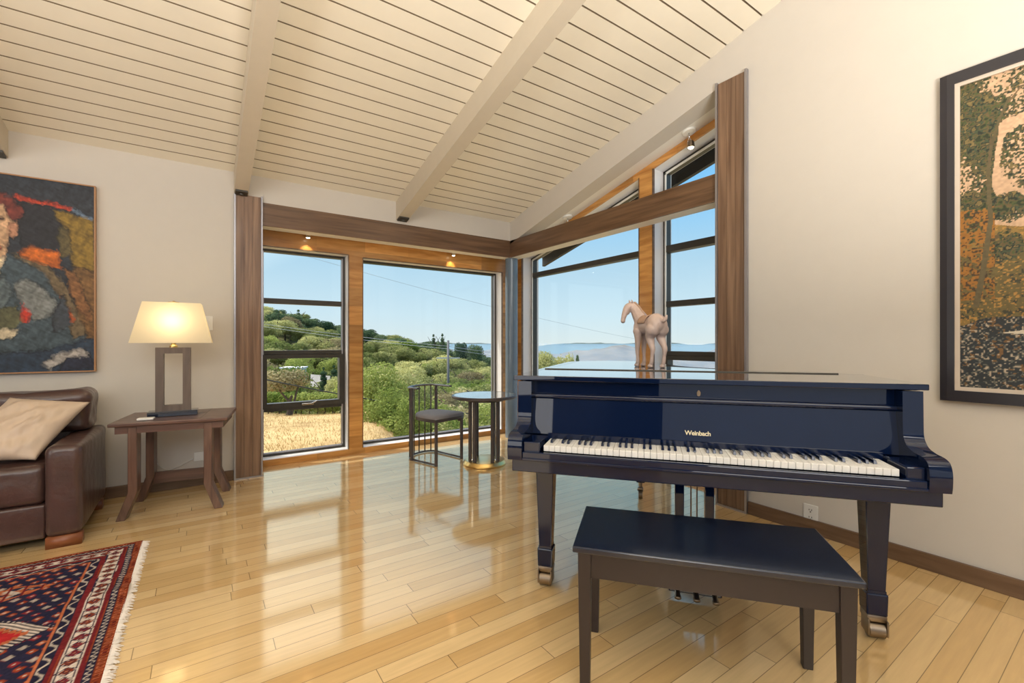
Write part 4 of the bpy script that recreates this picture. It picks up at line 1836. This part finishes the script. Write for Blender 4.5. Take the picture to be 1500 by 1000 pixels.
def blob(cy0, cz0, ry_, rz_):
    w_ = .25 * (l3 - .5) + .25 * (l2 - .5)
    return ((yw - cy0) / ry_) ** 2 + ((zw - cz0) / rz_) ** 2 < 1 + w_ * 2


# ground and far slope
gnd = zw < 1.70 + .06 * (l3 - .5) + .12 * np.clip(yw - .43, -1, 1)
pc[gnd] = srgb((134, 108, 58))
pc[gnd & (l3 > .52)] = srgb((104, 92, 56))
pc[gnd & (l2 > .66)] = srgb((62, 62, 48))
pc[gnd & (l1 > .72)] = srgb((170, 128, 66))
left = (yw > .455 - .03 * l3) & (zw > 1.62)
pc[left & (l3 + .5 * l2 > .42)] = srgb((96, 88, 58))
foliage(left, .33)
foliage(blob(.34, 1.98, .085, .15), .34)
foliage(blob(.40, 2.28, .16, .11), .44)
foliage(blob(.395, 1.76, .055, .07), .33)
foliage(blob(.40, 1.60, .05, .07), .36)
foliage(blob(.18, 2.15, .13, .2), .38)
foliage(blob(-.05, 1.95, .16, .25), .36)
foliage(blob(-.38, 2.05, .18, .28), .36)
amber = (yw > .44) & (zw < 1.78) & (zw > 1.35)
pc[amber & (l2 > .45)] = srgb((150, 102, 44))
pc[amber & (l1 > .68)] = srgb((70, 56, 38))
low = zw < 1.24 + .08 * (l3 - .5)
pc[low] = srgb((44, 50, 54))
pc[low & (l1 > .62)] = srgb((96, 96, 88))
pc[low & (l2 > .68)] = srgb((116, 88, 56))
pc[low & (l1 > .80)] = srgb((176, 160, 140))
pond = np.abs(zw - 1.185 - .03 * (l3 - .5)) < .013 * np.clip((.42 - yw) * 9, 0, 1)
pc[pond] = srgb((200, 190, 172))


def limb(pts, w0, w1, c):
    for i in range(len(pts) - 1):
        (y0_, z0_), (y1_, z1_) = pts[i], pts[i + 1]
        L2 = (y1_ - y0_) ** 2 + (z1_ - z0_) ** 2
        tt = np.clip(((yw - y0_) * (y1_ - y0_) + (zw - z0_) * (z1_ - z0_)) / L2, 0, 1)
        dd = np.hypot(yw - (y0_ + tt * (y1_ - y0_)), zw - (z0_ + tt * (z1_ - z0_)))
        f0 = (i + tt) / (len(pts) - 1)
        pc[dd < w0 + (w1 - w0) * f0] = srgb(c)


limb([(.500, 1.325), (.480, 1.46), (.462, 1.62), (.452, 1.72), (.458, 1.83), (.460, 1.96), (.450, 2.06), (.425, 2.17), (.395, 2.26)], .011, .004, (96, 86, 60))
limb([(.395, 2.24), (.36, 2.29), (.31, 2.30)], .004, .002, (112, 92, 66))
limb([(.458, 1.97), (.452, 2.12)], .003, .0015, (100, 84, 60))
pc *= (.85 + .3 * vnoise(aa * 120, bb * 170, 55))[..., None]
P3 = np.stack([np.full(aa.shape, -.018), yw - qc, zw - QZB], -1)[:, ::-1]
grid_mesh('canvas', P3, np.clip(pc, 0, 1)[:, ::-1], M_PAINT, pq)

# ------------------------------------------------------------------ outlets and switch
ou = thing('wall_outlet', 'white double wall outlet low on the right wall behind the piano bench', 'outlet', (XB, 1.207, .113))
bm = BM()
box(bm, -.007, 0, -.040, .040, -.058, .058, bev=.003)
oup = obj('cover_plate', bm, M_PLASTIC, ou)
for z in (-.022, .022):
    bm = BM()
    for yy in (-.007, .007):
        box(bm, -.0085, -.006, yy - .0015, yy + .0015, z + .001, z + .010)
    box(bm, -.0085, -.006, -.003, .003, z - .010, z - .004)
    obj('socket', bm, M_SLOT, oup)
sw = thing('light_switch', 'white light switch plate on the cream wall behind the lamp shade', 'switch', (.042, YA, 1.305))
bm = BM()
box(bm, -.040, .040, -.007, 0, -.058, .058, bev=.003)
swp = obj('cover_plate', bm, M_PLASTIC, sw)
bm = BM()
box(bm, -.016, .016, -.010, -.006, -.032, .032, bev=.001)
obj('rocker', bm, M_PLASTIC, swp)
ol = thing('wall_outlet', 'white wall outlet low on the left wall under the side table', 'outlet', (-.01, YA, .23))
bm = BM()
box(bm, -.035, .035, -.007, 0, -.035, .035, bev=.003)
obj('cover_plate', bm, M_PLASTIC, ol)
bm = BM()
pts = catmull([(-.30, 4.405, .60), (-.285, 4.405, .48), (-.30, 4.405, .36), (-.288, 4.405, .24), (-.20, 4.40, .16), (-.05, 4.405, .22)], 6)
tube(bm, pts, .003, 6)
tag(obj('lamp_cord', bm, M_PLASTIC, smooth=True), 'thin pale lamp cord hanging down the wall behind the side table', 'cord')

# ------------------------------------------------------------------ small spotlights in the bay
def spot_a(x, label):
    s = thing('ceiling_spotlight', label, 'spotlight', (x, 4.655, 2.222))
    bm = BM()
    lathe(bm, [(0, -.012), (.028, -.012), (.030, 0), (0, 0)], seg=18)
    obj('mount', bm, M_WHITE, s, True)
    bm = BM()
    lathe(bm, [(0, -.012), (.022, -.012), (.024, -.030), (.024, -.072), (.019, -.072), (.019, -.060), (0, -.060)], seg=18)
    hd_ = soft(obj('lamp_head', bm, M_CHROME, s), 35)
    bm = BM()
    lathe(bm, [(0, -.060), (.0185, -.061), (.0175, -.074), (0, -.080)], seg=14)
    obj('bulb', bm, M_BULB, hd_, True)
    l = bpy.data.lights.new('spotlight_bulb', 'SPOT')
    l.energy = 2.5
    l.color = (1, .75, .42)
    l.spot_size = math.radians(70)
    l.spot_blend = .8
    l.shadow_soft_size = .01
    lo = bpy.data.objects.new('spotlight_bulb', l)
    COL.objects.link(lo)
    lo.parent = s
    lo.location = (0, 0, -.085)
    lo.rotation_euler = (math.radians(28), 0, 0)


spot_a(.845, 'small white ceiling spotlight above the narrow left window')
spot_a(2.40, 'small ceiling spotlight above the big picture window')


def spot_b(y, label, head=True):
    z = zr(y)
    s = thing('ceiling_spotlight', label, 'spotlight', (XB + .235, y, z))
    til = Matrix.Rotation(-math.atan(SL), 4, 'X')
    bm = BM()
    lathe(bm, [(0, -.016), (.050, -.014), (.056, -.004), (.056, .004), (0, .004)], seg=24)
    for v in bm.verts:
        v.co = til @ v.co
    soft(obj('canopy', bm, M_WHITE, s), 35)
    bm = BM()
    tube(bm, [(0, 0, -.014), (0, -.004, -.060)], .005, 8)
    for a in (0, 2.1, 4.2):
        tube(bm, [(.006 * math.cos(a), .006 * math.sin(a) - .004, -.055), (.026 * math.cos(a) + .006, .026 * math.sin(a) - .012, -.105)], .0025, 6)
    obj('stem', bm, M_CHROME, s, True)
    bm = BM()
    lathe(bm, [(.014, -.078), (.026, -.092), (.029, -.135), (.024, -.135), (.021, -.095), (0, -.085)], (.006, -.014, 0), 18)
    hd_ = soft(obj('lamp_head', bm, M_BRASS, s), 35)
    bm = BM()
    lathe(bm, [(0, -.110), (.022, -.118), (.023, -.136), (.012, -.146), (0, -.148)], (.006, -.014, 0), 16)
    obj('bulb', bm, M_BULB, hd_, True)


spot_b(2.19, 'lit spotlight with white canopy hanging beside the dark pilaster')
spot_b(3.66, 'spotlight whose canopy just shows above the walnut header')


# ------------------------------------------------------------------ outdoors
def loc(X, d, z=0.0):
    p = RT * X + FW * d
    return Vector((p.x, p.y, z))


def sstep(a, b_, t):
    t = min(1, max(0, (t - a) / (b_ - a)))
    return t * t * (3 - 2 * t)


_near = [(0, -.30), (5, -.30), (9, -.48), (14, -1.02), (25, -3.4), (40, -6.2), (70, -9.5), (120, -11), (600, -80)]
_ridge = [(-.75, 10), (-.555, 8.4), (-.507, 6.4), (-.44, 3.2), (-.38, .9), (-.325, -1.0), (-.24, -3.0), (-.13, -5.7), (-.023, -9.8), (.08, -14), (.22, -34), (.6, -60), (1.5, -70)]


def lerp_tab(tab, v):
    if v <= tab[0][0]:
        return tab[0][1]
    for (a, b_), (c, d_) in zip(tab, tab[1:]):
        if v <= c:
            return b_ + (d_ - b_) * (v - a) / (c - a)
    return tab[-1][1]


def ground(X, d):
    s = X / max(d, 1)
    n = lerp_tab(_near, d) - max(0, s - .02) * max(0, d - 8) * .35
    r = lerp_tab(_ridge, s)
    g = n + (r - n) * sstep(60, 170, d)
    g = g + (-90 - g) * sstep(185, 420, d)
    g -= 1.25 * sstep(-.31, -.14, s) * sstep(5, 10, d)
    g += .10 * mnoise.noise(Vector((X * .4, d * .4, 0))) * sstep(6, 12, d)
    return g


ds = [4.0 + .35 * i for i in range(40)] + [18 + 1.6 * i for i in range(40)] + [84 + 6 * i for i in range(56)]
ss = [-1.1 + 2.2 * i / 110 for i in range(111)]
bm = BM()
rows = []
for d_ in ds:
    row = []
    for s in ss:
        X_ = s * (d_ + 3)
        row.append(bm.verts.new(loc(X_, d_, ground(X_, d_))))
    rows.append(row)
for R0, R1 in zip(rows, rows[1:]):
    for k in range(len(ss) - 1):
        f = bm.faces.new((R0[k], R0[k + 1], R1[k + 1], R1[k]))
        c_ = f.calc_center_median()
        if c_.x < XW + .1 and c_.y < YW + .1:
            pass
kill = [f for f in bm.faces if all(v.co.x < XW and v.co.y < YW for v in f.verts)]
bmesh.ops.delete(bm, geom=kill, context='FACES')
bmesh.ops.recalc_face_normals(bm, faces=bm.faces[:])
gr = struct('ground', bm, M_GROUND, smooth=True)

# dry grass near the house
bm = BM()
rnd = random.Random(11)
for i in range(14000):
    d_ = 6.2 + 9 * rnd.random() ** 1.3
    X_ = rnd.uniform(-.62, .10) * d_
    p = loc(X_, d_, 0)
    if p.y < YW + .35 and p.x < XW + .35:
        continue
    z = ground(X_, d_)
    hgt = rnd.uniform(.02, .06)
    a = rnd.uniform(0, PI)
    w = rnd.uniform(.003, .008)
    lean = Vector((rnd.uniform(-1, 1), rnd.uniform(-1, 1), 0)) * hgt * .7
    c, s = math.cos(a) * w, math.sin(a) * w
    v0 = bm.verts.new((p.x - c, p.y - s, z - .01))
    v1 = bm.verts.new((p.x + c, p.y + s, z - .01))
    v2 = bm.verts.new((p.x + lean.x, p.y + lean.y, z + hgt))
    bm.faces.new((v0, v1, v2))
tag(obj('dry_grass', bm, M_GRASSBLADE), 'dry golden grass growing on the slope outside the windows', 'grass', kind='stuff')


# trees ------------------------------------------------------------
def crown_bm(bm, seed, blobs, nleaf, leaf, mat=0, squash=.8):
    r = random.Random(seed)
    wts = [b_[3] ** 2 for b_ in blobs]
    for _ in range(nleaf):
        cx0, cy0, cz0, R = r.choices(blobs, wts)[0]
        while True:
            v = Vector((r.gauss(0, 1), r.gauss(0, 1), r.gauss(0, 1)))
            if v.length > .01:
                break
        v.normalize()
        rad = R * (1.06 - .52 * r.random() ** 2)
        bump = 1 + .22 * mnoise.noise(v * 3.1 + Vector((seed, cx0, cz0)))
        c = Vector((cx0, cy0, cz0)) + Vector((v.x, v.y, v.z * squash)) * rad * bump
        nrm_ = (v + Vector((r.uniform(-1, 1), r.uniform(-1, 1), r.uniform(-1, 1))) * .9).normalized()
        t1 = nrm_.orthogonal().normalized()
        t1 = Matrix.Rotation(r.uniform(0, 2 * PI), 3, nrm_) @ t1
        t2 = nrm_.cross(t1)
        s = leaf * r.uniform(.6, 1.3)
        vs = [bm.verts.new(c + t1 * s * a + t2 * s * b_ * .6) for a, b_ in ((-1, 0), (0, -1), (1, 0), (0, 1))]
        bm.faces.new(vs).material_index = mat


def trunk_bm(bm, seed, h, r0, n=3, mat=1, spread=.5):
    r = random.Random(seed)
    top = Vector((r.uniform(-.1, .1), r.uniform(-.1, .1), h * .55))
    tube(bm, [(0, 0, -.4), (top.x * .4, top.y * .4, h * .25), top], [r0 * 1.2, r0, r0 * .8], 7, mat=mat)
    for k in range(n):
        a = 2 * PI * k / n + r.uniform(-.4, .4)
        e_ = top + Vector((math.cos(a) * h * spread * .7, math.sin(a) * h * spread * .7, h * .35))
        tube(bm, [top - Vector((0, 0, .1)), (top + e_) / 2 + Vector((0, 0, .05)), e_], [r0 * .7, r0 * .5, r0 * .25], 6, mat=mat)


def proto(name, seed, blobs, nleaf, leaf, mats, h, r0):
    bm = BM()
    crown_bm(bm, seed, blobs, nleaf, leaf, 0)
    trunk_bm(bm, seed, h, r0)
    me = bpy.data.meshes.new(name)
    bm.to_mesh(me)
    bm.free()
    for m_ in mats:
        me.materials.append(m_)
    return me


def rblobs(seed, n, spread, h, R):
    r = random.Random(seed)
    out = [(0, 0, h * .66, R * 1.1)]
    for k in range(n):
        a = 2 * PI * k / n + r.uniform(-.5, .5)
        q = r.uniform(.4, 1.0) * spread
        out.append((math.cos(a) * q, math.sin(a) * q, h * r.uniform(.42, .85), R * r.uniform(.5, .85)))
    return out


# unit trees about 6 m tall
OAKS = [proto('oak', 100 + k, rblobs(k, 9, 2.0, 5.2, 1.6), 13000, .095, [(M_OAK, M_OAK, M_OAK, M_BRIGHT, M_OLIVE)[k], M_BARK], 5.2, .18) for k in range(5)]
DARKS = [proto('evergreen', 200 + k, rblobs(50 + k, 7, 1.5, 5.6, 1.6), 9000, .12, [M_DARKLEAF, M_BARK], 5.4, .16) for k in range(2)]
SPIRE = proto('conifer', 300, [(0, 0, .8 + .8 * k, 1.35 - .17 * k) for k in range(7)], 7000, .11, [M_DARKLEAF, M_BARK], 6, .14)
CYP = proto('cypress', 320, [(0, 0, .5 + .55 * k, .52 - .03 * abs(k - 3) - (.2 if k > 8 else 0)) for k in range(10)], 4200, .09, [M_DARKLEAF, M_BARK], 5, .08)


def place_tree(me, name, X_, d_, h, label, cat='tree', group=None, base=6.2, rz=None, wide=1.0, dz=0.0):
    o = bpy.data.objects.new(name, me)
    COL.objects.link(o)
    z = ground(X_, d_) + dz
    o.location = loc(X_, d_, z)
    s = h / base
    o.scale = (s * wide, s * wide, s)
    o.rotation_euler = (0, 0, rz if rz is not None else random.Random(int(X_ * 977 + d_ * 131)).uniform(0, 6.28))
    return tag(o, label, cat, group)


rnd = random.Random(21)
OAKL = 'grey-green oak in the woods covering the hillside outside the windows'
OAKG = 'oaks on the hillside'
cnt = 0
for d0, d1, nrow, h0, h1 in ((24, 31, 14, 3.0, 4.4), (31, 40, 17, 3.8, 5.4), (40, 52, 21, 4.4, 6.2), (52, 66, 25, 4.8, 6.8), (66, 84, 28, 5.4, 7.4), (84, 108, 33, 6, 8.5), (108, 138, 38, 6, 9)):
    for k in range(nrow):
        s = -.64 + (.66 * (k + rnd.uniform(.1, .9)) / nrow)
        d_ = rnd.uniform(d0, d1)
        # clearing with the white house and the cypresses
        if -.51 < s < -.365 and d_ < 74:
            continue
        if s > -.06 and d_ < 40 and rnd.random() < .4:
            continue
        place_tree(OAKS[rnd.choice((0, 1, 2, 0, 1, 2, 0, 1, 2, 3, 4))], 'oak_tree', s * d_, d_, rnd.uniform(h0, h1), OAKL, group=OAKG, wide=rnd.uniform(1.0, 1.35))
        cnt += 1
DKL = 'dark green tree on the skyline of the far wooded ridge'
cnt = 0
for d0, d1, nrow in ((138, 155, 32), (158, 176, 36)):
    for k in range(nrow):
        s = -.66 + (.70 * (k + rnd.uniform(.1, .9)) / nrow)
        d_ = rnd.uniform(d0, d1)
        place_tree(DARKS[cnt % 2] if rnd.random() < .75 else OAKS[cnt % 4], 'ridge_tree', s * d_, d_, rnd.uniform(5.5, 8.5), DKL, group='trees on the far ridge', wide=rnd.uniform(1.1, 1.5))
        cnt += 1


def px(pxx):
    return (pxx - 750) / 659.0


def skyline(me, name, pxx, ytop, d_, base, wide, label):
    z = 1.15 - (ytop - 501.2) / 659 * d_
    place_tree(me, name, px(pxx) * d_, d_, z - ground(px(pxx) * d_, d_), label, base=base, wide=wide)


skyline(SPIRE, 'conifer_tree', 437, 453, 150, 5.9, .8, 'tall dark conifer rising above the ridge in the middle of the narrow left window')
skyline(DARKS[0], 'pine_tree', 404, 449, 150, 5.9, .55, 'tall broad dark pine above the ridge at the left of the narrow window')
skyline(SPIRE, 'conifer_tree', 635, 489, 150, 5.9, .6, 'left of the two slim conifers on the skyline beside the power pole')
skyline(SPIRE, 'conifer_tree', 648, 488, 150, 5.9, .6, 'right of the two slim conifers on the skyline, nearest the power pole')
skyline(DARKS[1], 'ridge_tree', 676, 499, 140, 5.9, .5, 'smaller of the two round dark trees on the skyline right of the power pole')
skyline(DARKS[0], 'ridge_tree', 693, 498, 140, 5.9, .65, 'larger of the two round dark trees on the skyline right of the power pole')
skyline(OAKS[2], 'hill_tree', 797, 521, 60, 4.7, .42, 'dark round tree rising at the lower left of the tall right-hand window')
skyline(OAKS[0], 'hill_tree', 785, 526, 64, 4.7, .36, 'tree beside the window post at the left edge of the right-hand window')
skyline(SPIRE, 'conifer_tree', 846, 519, 66, 5.9, .35, 'little conifer tip standing just above the piano lid left of the horse')
skyline(OAKS[1], 'hill_tree', 822, 528, 66, 4.7, .36, 'low treetop between the round tree and the little conifer above the piano lid')
for k, (xx, d_, h, lab) in enumerate(((427, 46, 3.6, 'leftmost dark cypress, in front of the white house'), (438, 42, 4.6, 'dark cypress at the right end of the white house'),
                                      (474, 40, 4.5, 'slender cypress standing in front of the pale drive'), (489, 40, 4.7, 'slender cypress just left of the last one by the window jamb'), (496, 41, 4.4, 'rightmost slender cypress by the window jamb'))):
    place_tree(CYP, 'cypress_tree', px(xx) * d_, d_, h, lab, base=5.6, wide=.85, dz=.6)

# near trees and shrubs with separate trunk and foliage


def near_tree(name, X_, d_, blobs, nleaf, leaf, mat, trunks, label, seed, cat='tree', group=None):
    z = ground(X_, d_)
    t = thing(name, label, cat, loc(X_, d_, z), 0, group)
    bm = BM()
    crown_bm(bm, seed, blobs, nleaf, leaf)
    obj('foliage', bm, mat, t)
    if trunks:
        bm = BM()
        for (x0, y0, x1, y1, h, r) in trunks:
            p = catmull([(x0, y0, -.1), (x0 + (x1 - x0) * .2 + .03, y0, h * .35), (x0 + (x1 - x0) * .7 - .03, y0 + (y1 - y0) * .6, h * .7), (x1, y1, h)], 4)
            tube(bm, p, [r * (1 - .6 * i / (len(p) - 1)) for i in range(len(p))], 7)
        obj('trunk', bm, M_BARK, t)
    return t


near_tree('olive_tree', px(396) * 18, 18, [(0, 0, 1.3, .8), (-.8, .2, 1.3, .8), (.45, .1, .85, .55), (-.3, 0, 1.8, .6), (-1.4, .3, 1.4, .8), (.3, -.3, .7, .6), (-.7, -.4, .7, .7)], 9000, .060, M_OLIVE,
          [(0, 0, .1, 0, 1.5, .09)], 'broad olive-brown tree beyond the vines at the left of the narrow window', 41)
near_tree('bare_tree', px(421) * 12.6, 12.6, [(-.1, 0, .95, .36), (.25, .1, 1.0, .32), (-.45, .05, .98, .34)], 1500, .045, M_OLIVE,
          [(0, 0, .12, 0, .55, .075), (.08, 0, -.25, .1, 1.0, .04), (.08, 0, .38, .1, 1.0, .04)], 'crooked dark little tree in the dry grass before the vine row', 42)
for k, xx in enumerate((392, 408, 424, 440, 452, 464, 475, 486, 497, 508)):
    d_ = 13.9 + .16 * k * .3
    near_tree('grape_vine', px(xx) * d_, d_, [(0, 0, .32, .26), (.12, .05, .50, .22), (-.14, 0, .46, .22)], 900, .036, M_BRIGHT,
              [(0, 0, 0, 0, .45, .02)], 'leafy bright green vine in the row at the end of the dry grass', 60 + k, 'vine', 'vines in the row beyond the dry grass')
near_tree('shrub', px(560) * 10.8, 10.8, [(0, 0, .72, .42), (-.45, .1, .95, .38), (.40, .1, .66, .34), (.05, .2, 1.10, .36), (-.2, -.2, .6, .3), (-.75, .2, .8, .3), (-.2, .1, .3, .34), (.35, .1, .34, .3)], 5200, .034, M_BRIGHT,
          [(-.12, 0, -.2, 0, .8, .035), (.05, 0, .2, .1, .7, .028), (.25, .05, .4, .1, .6, .025)], 'bright green multi-stemmed shrub at the lower left of the picture window', 71, 'shrub')
near_tree('shrub', px(585) * 12.2, 12.2, [(0, 0, .85, .50), (.5, .1, .7, .40), (-.3, .1, 1.0, .42), (.2, .2, 1.15, .36)], 5200, .036, M_OAK,
          [(0, 0, .0, 0, .8, .03), (.2, 0, .4, 0, .6, .025)], 'grey-green shrub behind the bright one, left of the dark chair', 72, 'shrub')
near_tree('shrub', px(655) * 11.8, 11.8, [(0, 0, .65, .50), (.55, .1, .6, .42), (-.5, .1, .55, .40), (.2, .2, 1.0, .42), (-.2, .1, .9, .36)], 5600, .036, M_OAK,
          [(0, 0, .05, 0, .7, .04)], 'grey-green shrub with a dark stem seen above the dark chair seat', 73, 'shrub')
for k, (xx, d_, lab) in enumerate(((708, 9.6, 'yellow-green leafy bush seen through the round table posts'), (735, 10.4, 'yellow-green bush against the window jamb beside the column'), (690, 11.4, 'yellow-green bush behind the left rim of the round table'))):
    near_tree('shrub', px(xx) * d_, d_, [(0, 0, .38, .36), (.35, .1, .46, .34), (-.35, .1, .34, .30), (.1, .2, .62, .32)], 3600, .034, M_BRIGHT, None, lab, 80 + k, 'shrub')

for k, (xx, d_, hh) in enumerate(((604, 9.0, 1.0), (628, 9.8, 1.15), (648, 8.9, .95), (672, 9.6, 1.2), (698, 8.6, .95), (722, 9.4, 1.15), (572, 9.6, .75), (615, 11.0, 1.5), (665, 11.2, 1.5), (712, 11.6, 1.6))):
    near_tree('shrub', px(xx) * d_, d_, [(0, 0, .45 * hh, .36), (.32, .1, .55 * hh, .32), (-.32, .1, .5 * hh, .34), (.05, .15, .85 * hh, .30), (-.15, -.1, .25, .3)], 3400, .030, M_OAK if k % 3 else M_BRIGHT, [(0, 0, .04, 0, .5 * hh, .022)],
              'leafy shrub growing on the slope right below the big picture window', 120 + k, 'shrub', 'shrubs below the picture window')

# filler shrubs covering the slope between grass and woods
rnd = random.Random(77)
SH = [proto('slope_shrub', 400 + k, rblobs(70 + k, 6, 1.0, 1.8, .85), 2600, .085, [M_BRIGHT if k == 0 else M_OAK if k == 1 else M_OLIVE, M_BARK], 1.6, .06) for k in range(3)]
for k in range(44):
    s = -.62 + .62 * (k + rnd.uniform(0, 1)) / 44
    d_ = rnd.uniform(15.5, 24)
    place_tree(SH[rnd.choice((0, 1, 1, 2))], 'slope_shrub', s * d_, d_, rnd.uniform(.6, 1.0) if -.52 < s < -.36 else rnd.uniform(1.3, 2.4), 'low green shrub on the slope between the dry grass and the oaks', 'shrub', 'shrubs on the slope', base=2.4, wide=1.2)

# white house, drive, pole, wires
hs = thing('house', 'white flat-roofed house among the cypresses in the narrow left window', 'house', loc(px(428) * 62, 62, -5.6), TH - PI / 2 + .2)
bm = BM()
box(bm, -1.5, 1.15, 0, 3, 0, 3.1)
obj('wall', bm, M_HOUSE, hs)
bm = BM()
box(bm, -1.7, 1.3, -.2, 3.2, 3.1, 3.28)
obj('flat_roof', bm, M_HOUSE, hs)
bm = BM()
box(bm, -.9, .8, -.03, .02, 0.9, 1.7)
obj('window', bm, M_SLOT, hs)
bm = BM()
ra, rb = [], []
for i in range(11):
    xx = 455 + 60 * i / 10
    X0 = px(xx) * 47
    zz = 1.15 - (566 - 501.2 + 1.0 * i * .6) / 659 * 47
    ra.append(bm.verts.new(loc(X0, 47, zz)))
    rb.append(bm.verts.new(loc(px(xx) * 53, 53, 1.15 - (548 - 501.2 + .5 * i) / 659 * 53)))
for i in range(10):
    bm.faces.new((ra[i], ra[i + 1], rb[i + 1], rb[i]))
bmesh.ops.solidify(bm, geom=bm.faces[:], thickness=.3)
struct('driveway', bm, M_EXT)

pd = 58
pole = thing('power_pole', 'grey wooden power pole with a crossarm rising from the oak woods', 'pole', loc(px(656.5) * pd, pd, -8.5), TH - PI / 2)
bm = BM()
tube(bm, [(0, 0, -.5), (0, 0, 9.9)], [.20, .15], 10)
obj('shaft', bm, M_POLE, pole, True)
bm = BM()
box(bm, -1.5, 1.5, -.06, .06, 7.55, 7.70)
obj('crossarm', bm, M_WIRE2, pole)


def sag(p, q, s, n=16):
    out = []
    for i in range(n + 1):
        t = i / n
        v = p.lerp(q, t)
        v.z -= s * 4 * t * (1 - t)
        out.append(v)
    return out


def at(pxx, pyy, d_):
    return loc(px(pxx) * d_, d_, 1.15 - (pyy - 501.2) / 659 * d_)


for k, (a, b_, c, lab) in enumerate(((at(360, 470, 75), at(656.5, 507, pd), at(790, 522, 64), 'upper pale power line running over the oaks to the pole top'),
                                      (at(360, 474, 75), at(656.5, 511, pd), at(790, 527, 64), 'lower pale power line running over the oaks to the pole'))):
    bm = BM()
    tube(bm, sag(a, b_, .25) + sag(b_, c, .15)[1:], .022, 5)
    tag(obj('power_line', bm, M_WIRE2, smooth=True), lab, 'wire')
bm = BM()
tube(bm, sag(at(352, 548, 8.2), at(760, 612, 13.5), .12, 24), .0135, 6)
tag(obj('power_cable', bm, M_WIRE, smooth=True), 'thick dark cable crossing in front of the trees just outside the windows', 'cable')
bm = BM()
tube(bm, sag(at(370, 352, 22), at(1000, 508, 44), .5, 40), .009, 5)
tag(obj('sky_wire', bm, M_WIRE2, smooth=True), 'thin grey wire slanting across the sky beyond all the windows', 'wire')

# far hills in layers
def hill(name, d0, d1, base, f, lab, nx=150, nd=14):
    bm = BM()
    rows = []
    for j in range(nd + 1):
        t = j / nd
        d_ = d0 + (d1 - d0) * t
        row = []
        for i in range(nx + 1):
            s = -.75 + 2.0 * i / nx
            prof = math.sin(t * PI) ** .8
            z = base + (f(s) - base) * prof + (f(s) - base) * .28 * mnoise.fractal(Vector((s * 9, t * 2.2, d0 * .001)), 1.0, 2.0, 4) * prof
            row.append(bm.verts.new(loc(s * d_, d_, z)))
        rows.append(row)
    for R0, R1 in zip(rows, rows[1:]):
        for k in range(nx):
            bm.faces.new((R0[k], R0[k + 1], R1[k + 1], R1[k]))
    bmesh.ops.recalc_face_normals(bm, faces=bm.faces[:])
    return struct(name, bm, M_HILL if name == 'near_hills' else M_FOREST, smooth=True)


hill('far_mountains', 7200, 9600, -260, lambda s: -25 + 22 * mnoise.noise(Vector((s * 2.6, 3, 0))) + 12 * mnoise.noise(Vector((s * 7, 1, 0))), '')
hill('near_hills', 2400, 4600, -230, lambda s: -58 + 26 * mnoise.noise(Vector((s * 6, 7, 0))), '')
bm = BM()
v4 = [bm.verts.new(loc(x_, d_, -235)) for x_, d_ in ((-9000, 380), (12000, 380), (12000, 12000), (-9000, 12000))]
bm.faces.new(v4)
struct('valley_ground', bm, M_HILL)

# haze filling the valley: a real scattering volume
hz_m = bpy.data.materials.new('valley_haze')
hz_m.use_nodes = True
t = hz_m.node_tree
t.nodes.clear()
o_ = N(t, 'ShaderNodeOutputMaterial')
vs_ = N(t, 'ShaderNodeVolumeScatter')
vs_.inputs['Color'].default_value = (0.20, 0.46, 0.85, 1)
vs_.inputs['Density'].default_value = 0.00030
vs_.inputs['Anisotropy'].default_value = 0.0
t.links.new(vs_.outputs[0], o_.inputs['Volume'])
bm = BM()
c8 = [loc(x_, d_, z_) for z_ in (-228, -19) for x_, d_ in ((-7000, 500), (9500, 500), (9500, 9900), (-7000, 9900))]
vv = [bm.verts.new(c) for c in c8]
for q in ((0, 1, 2, 3), (4, 5, 6, 7), (0, 1, 5, 4), (1, 2, 6, 5), (2, 3, 7, 6), (3, 0, 4, 7)):
    bm.faces.new([vv[k] for k in q])
bmesh.ops.recalc_face_normals(bm, faces=bm.faces[:])
tag(obj('valley_haze', bm, hz_m), 'thin blue haze lying over the distant valley and hills', 'haze', kind='stuff')
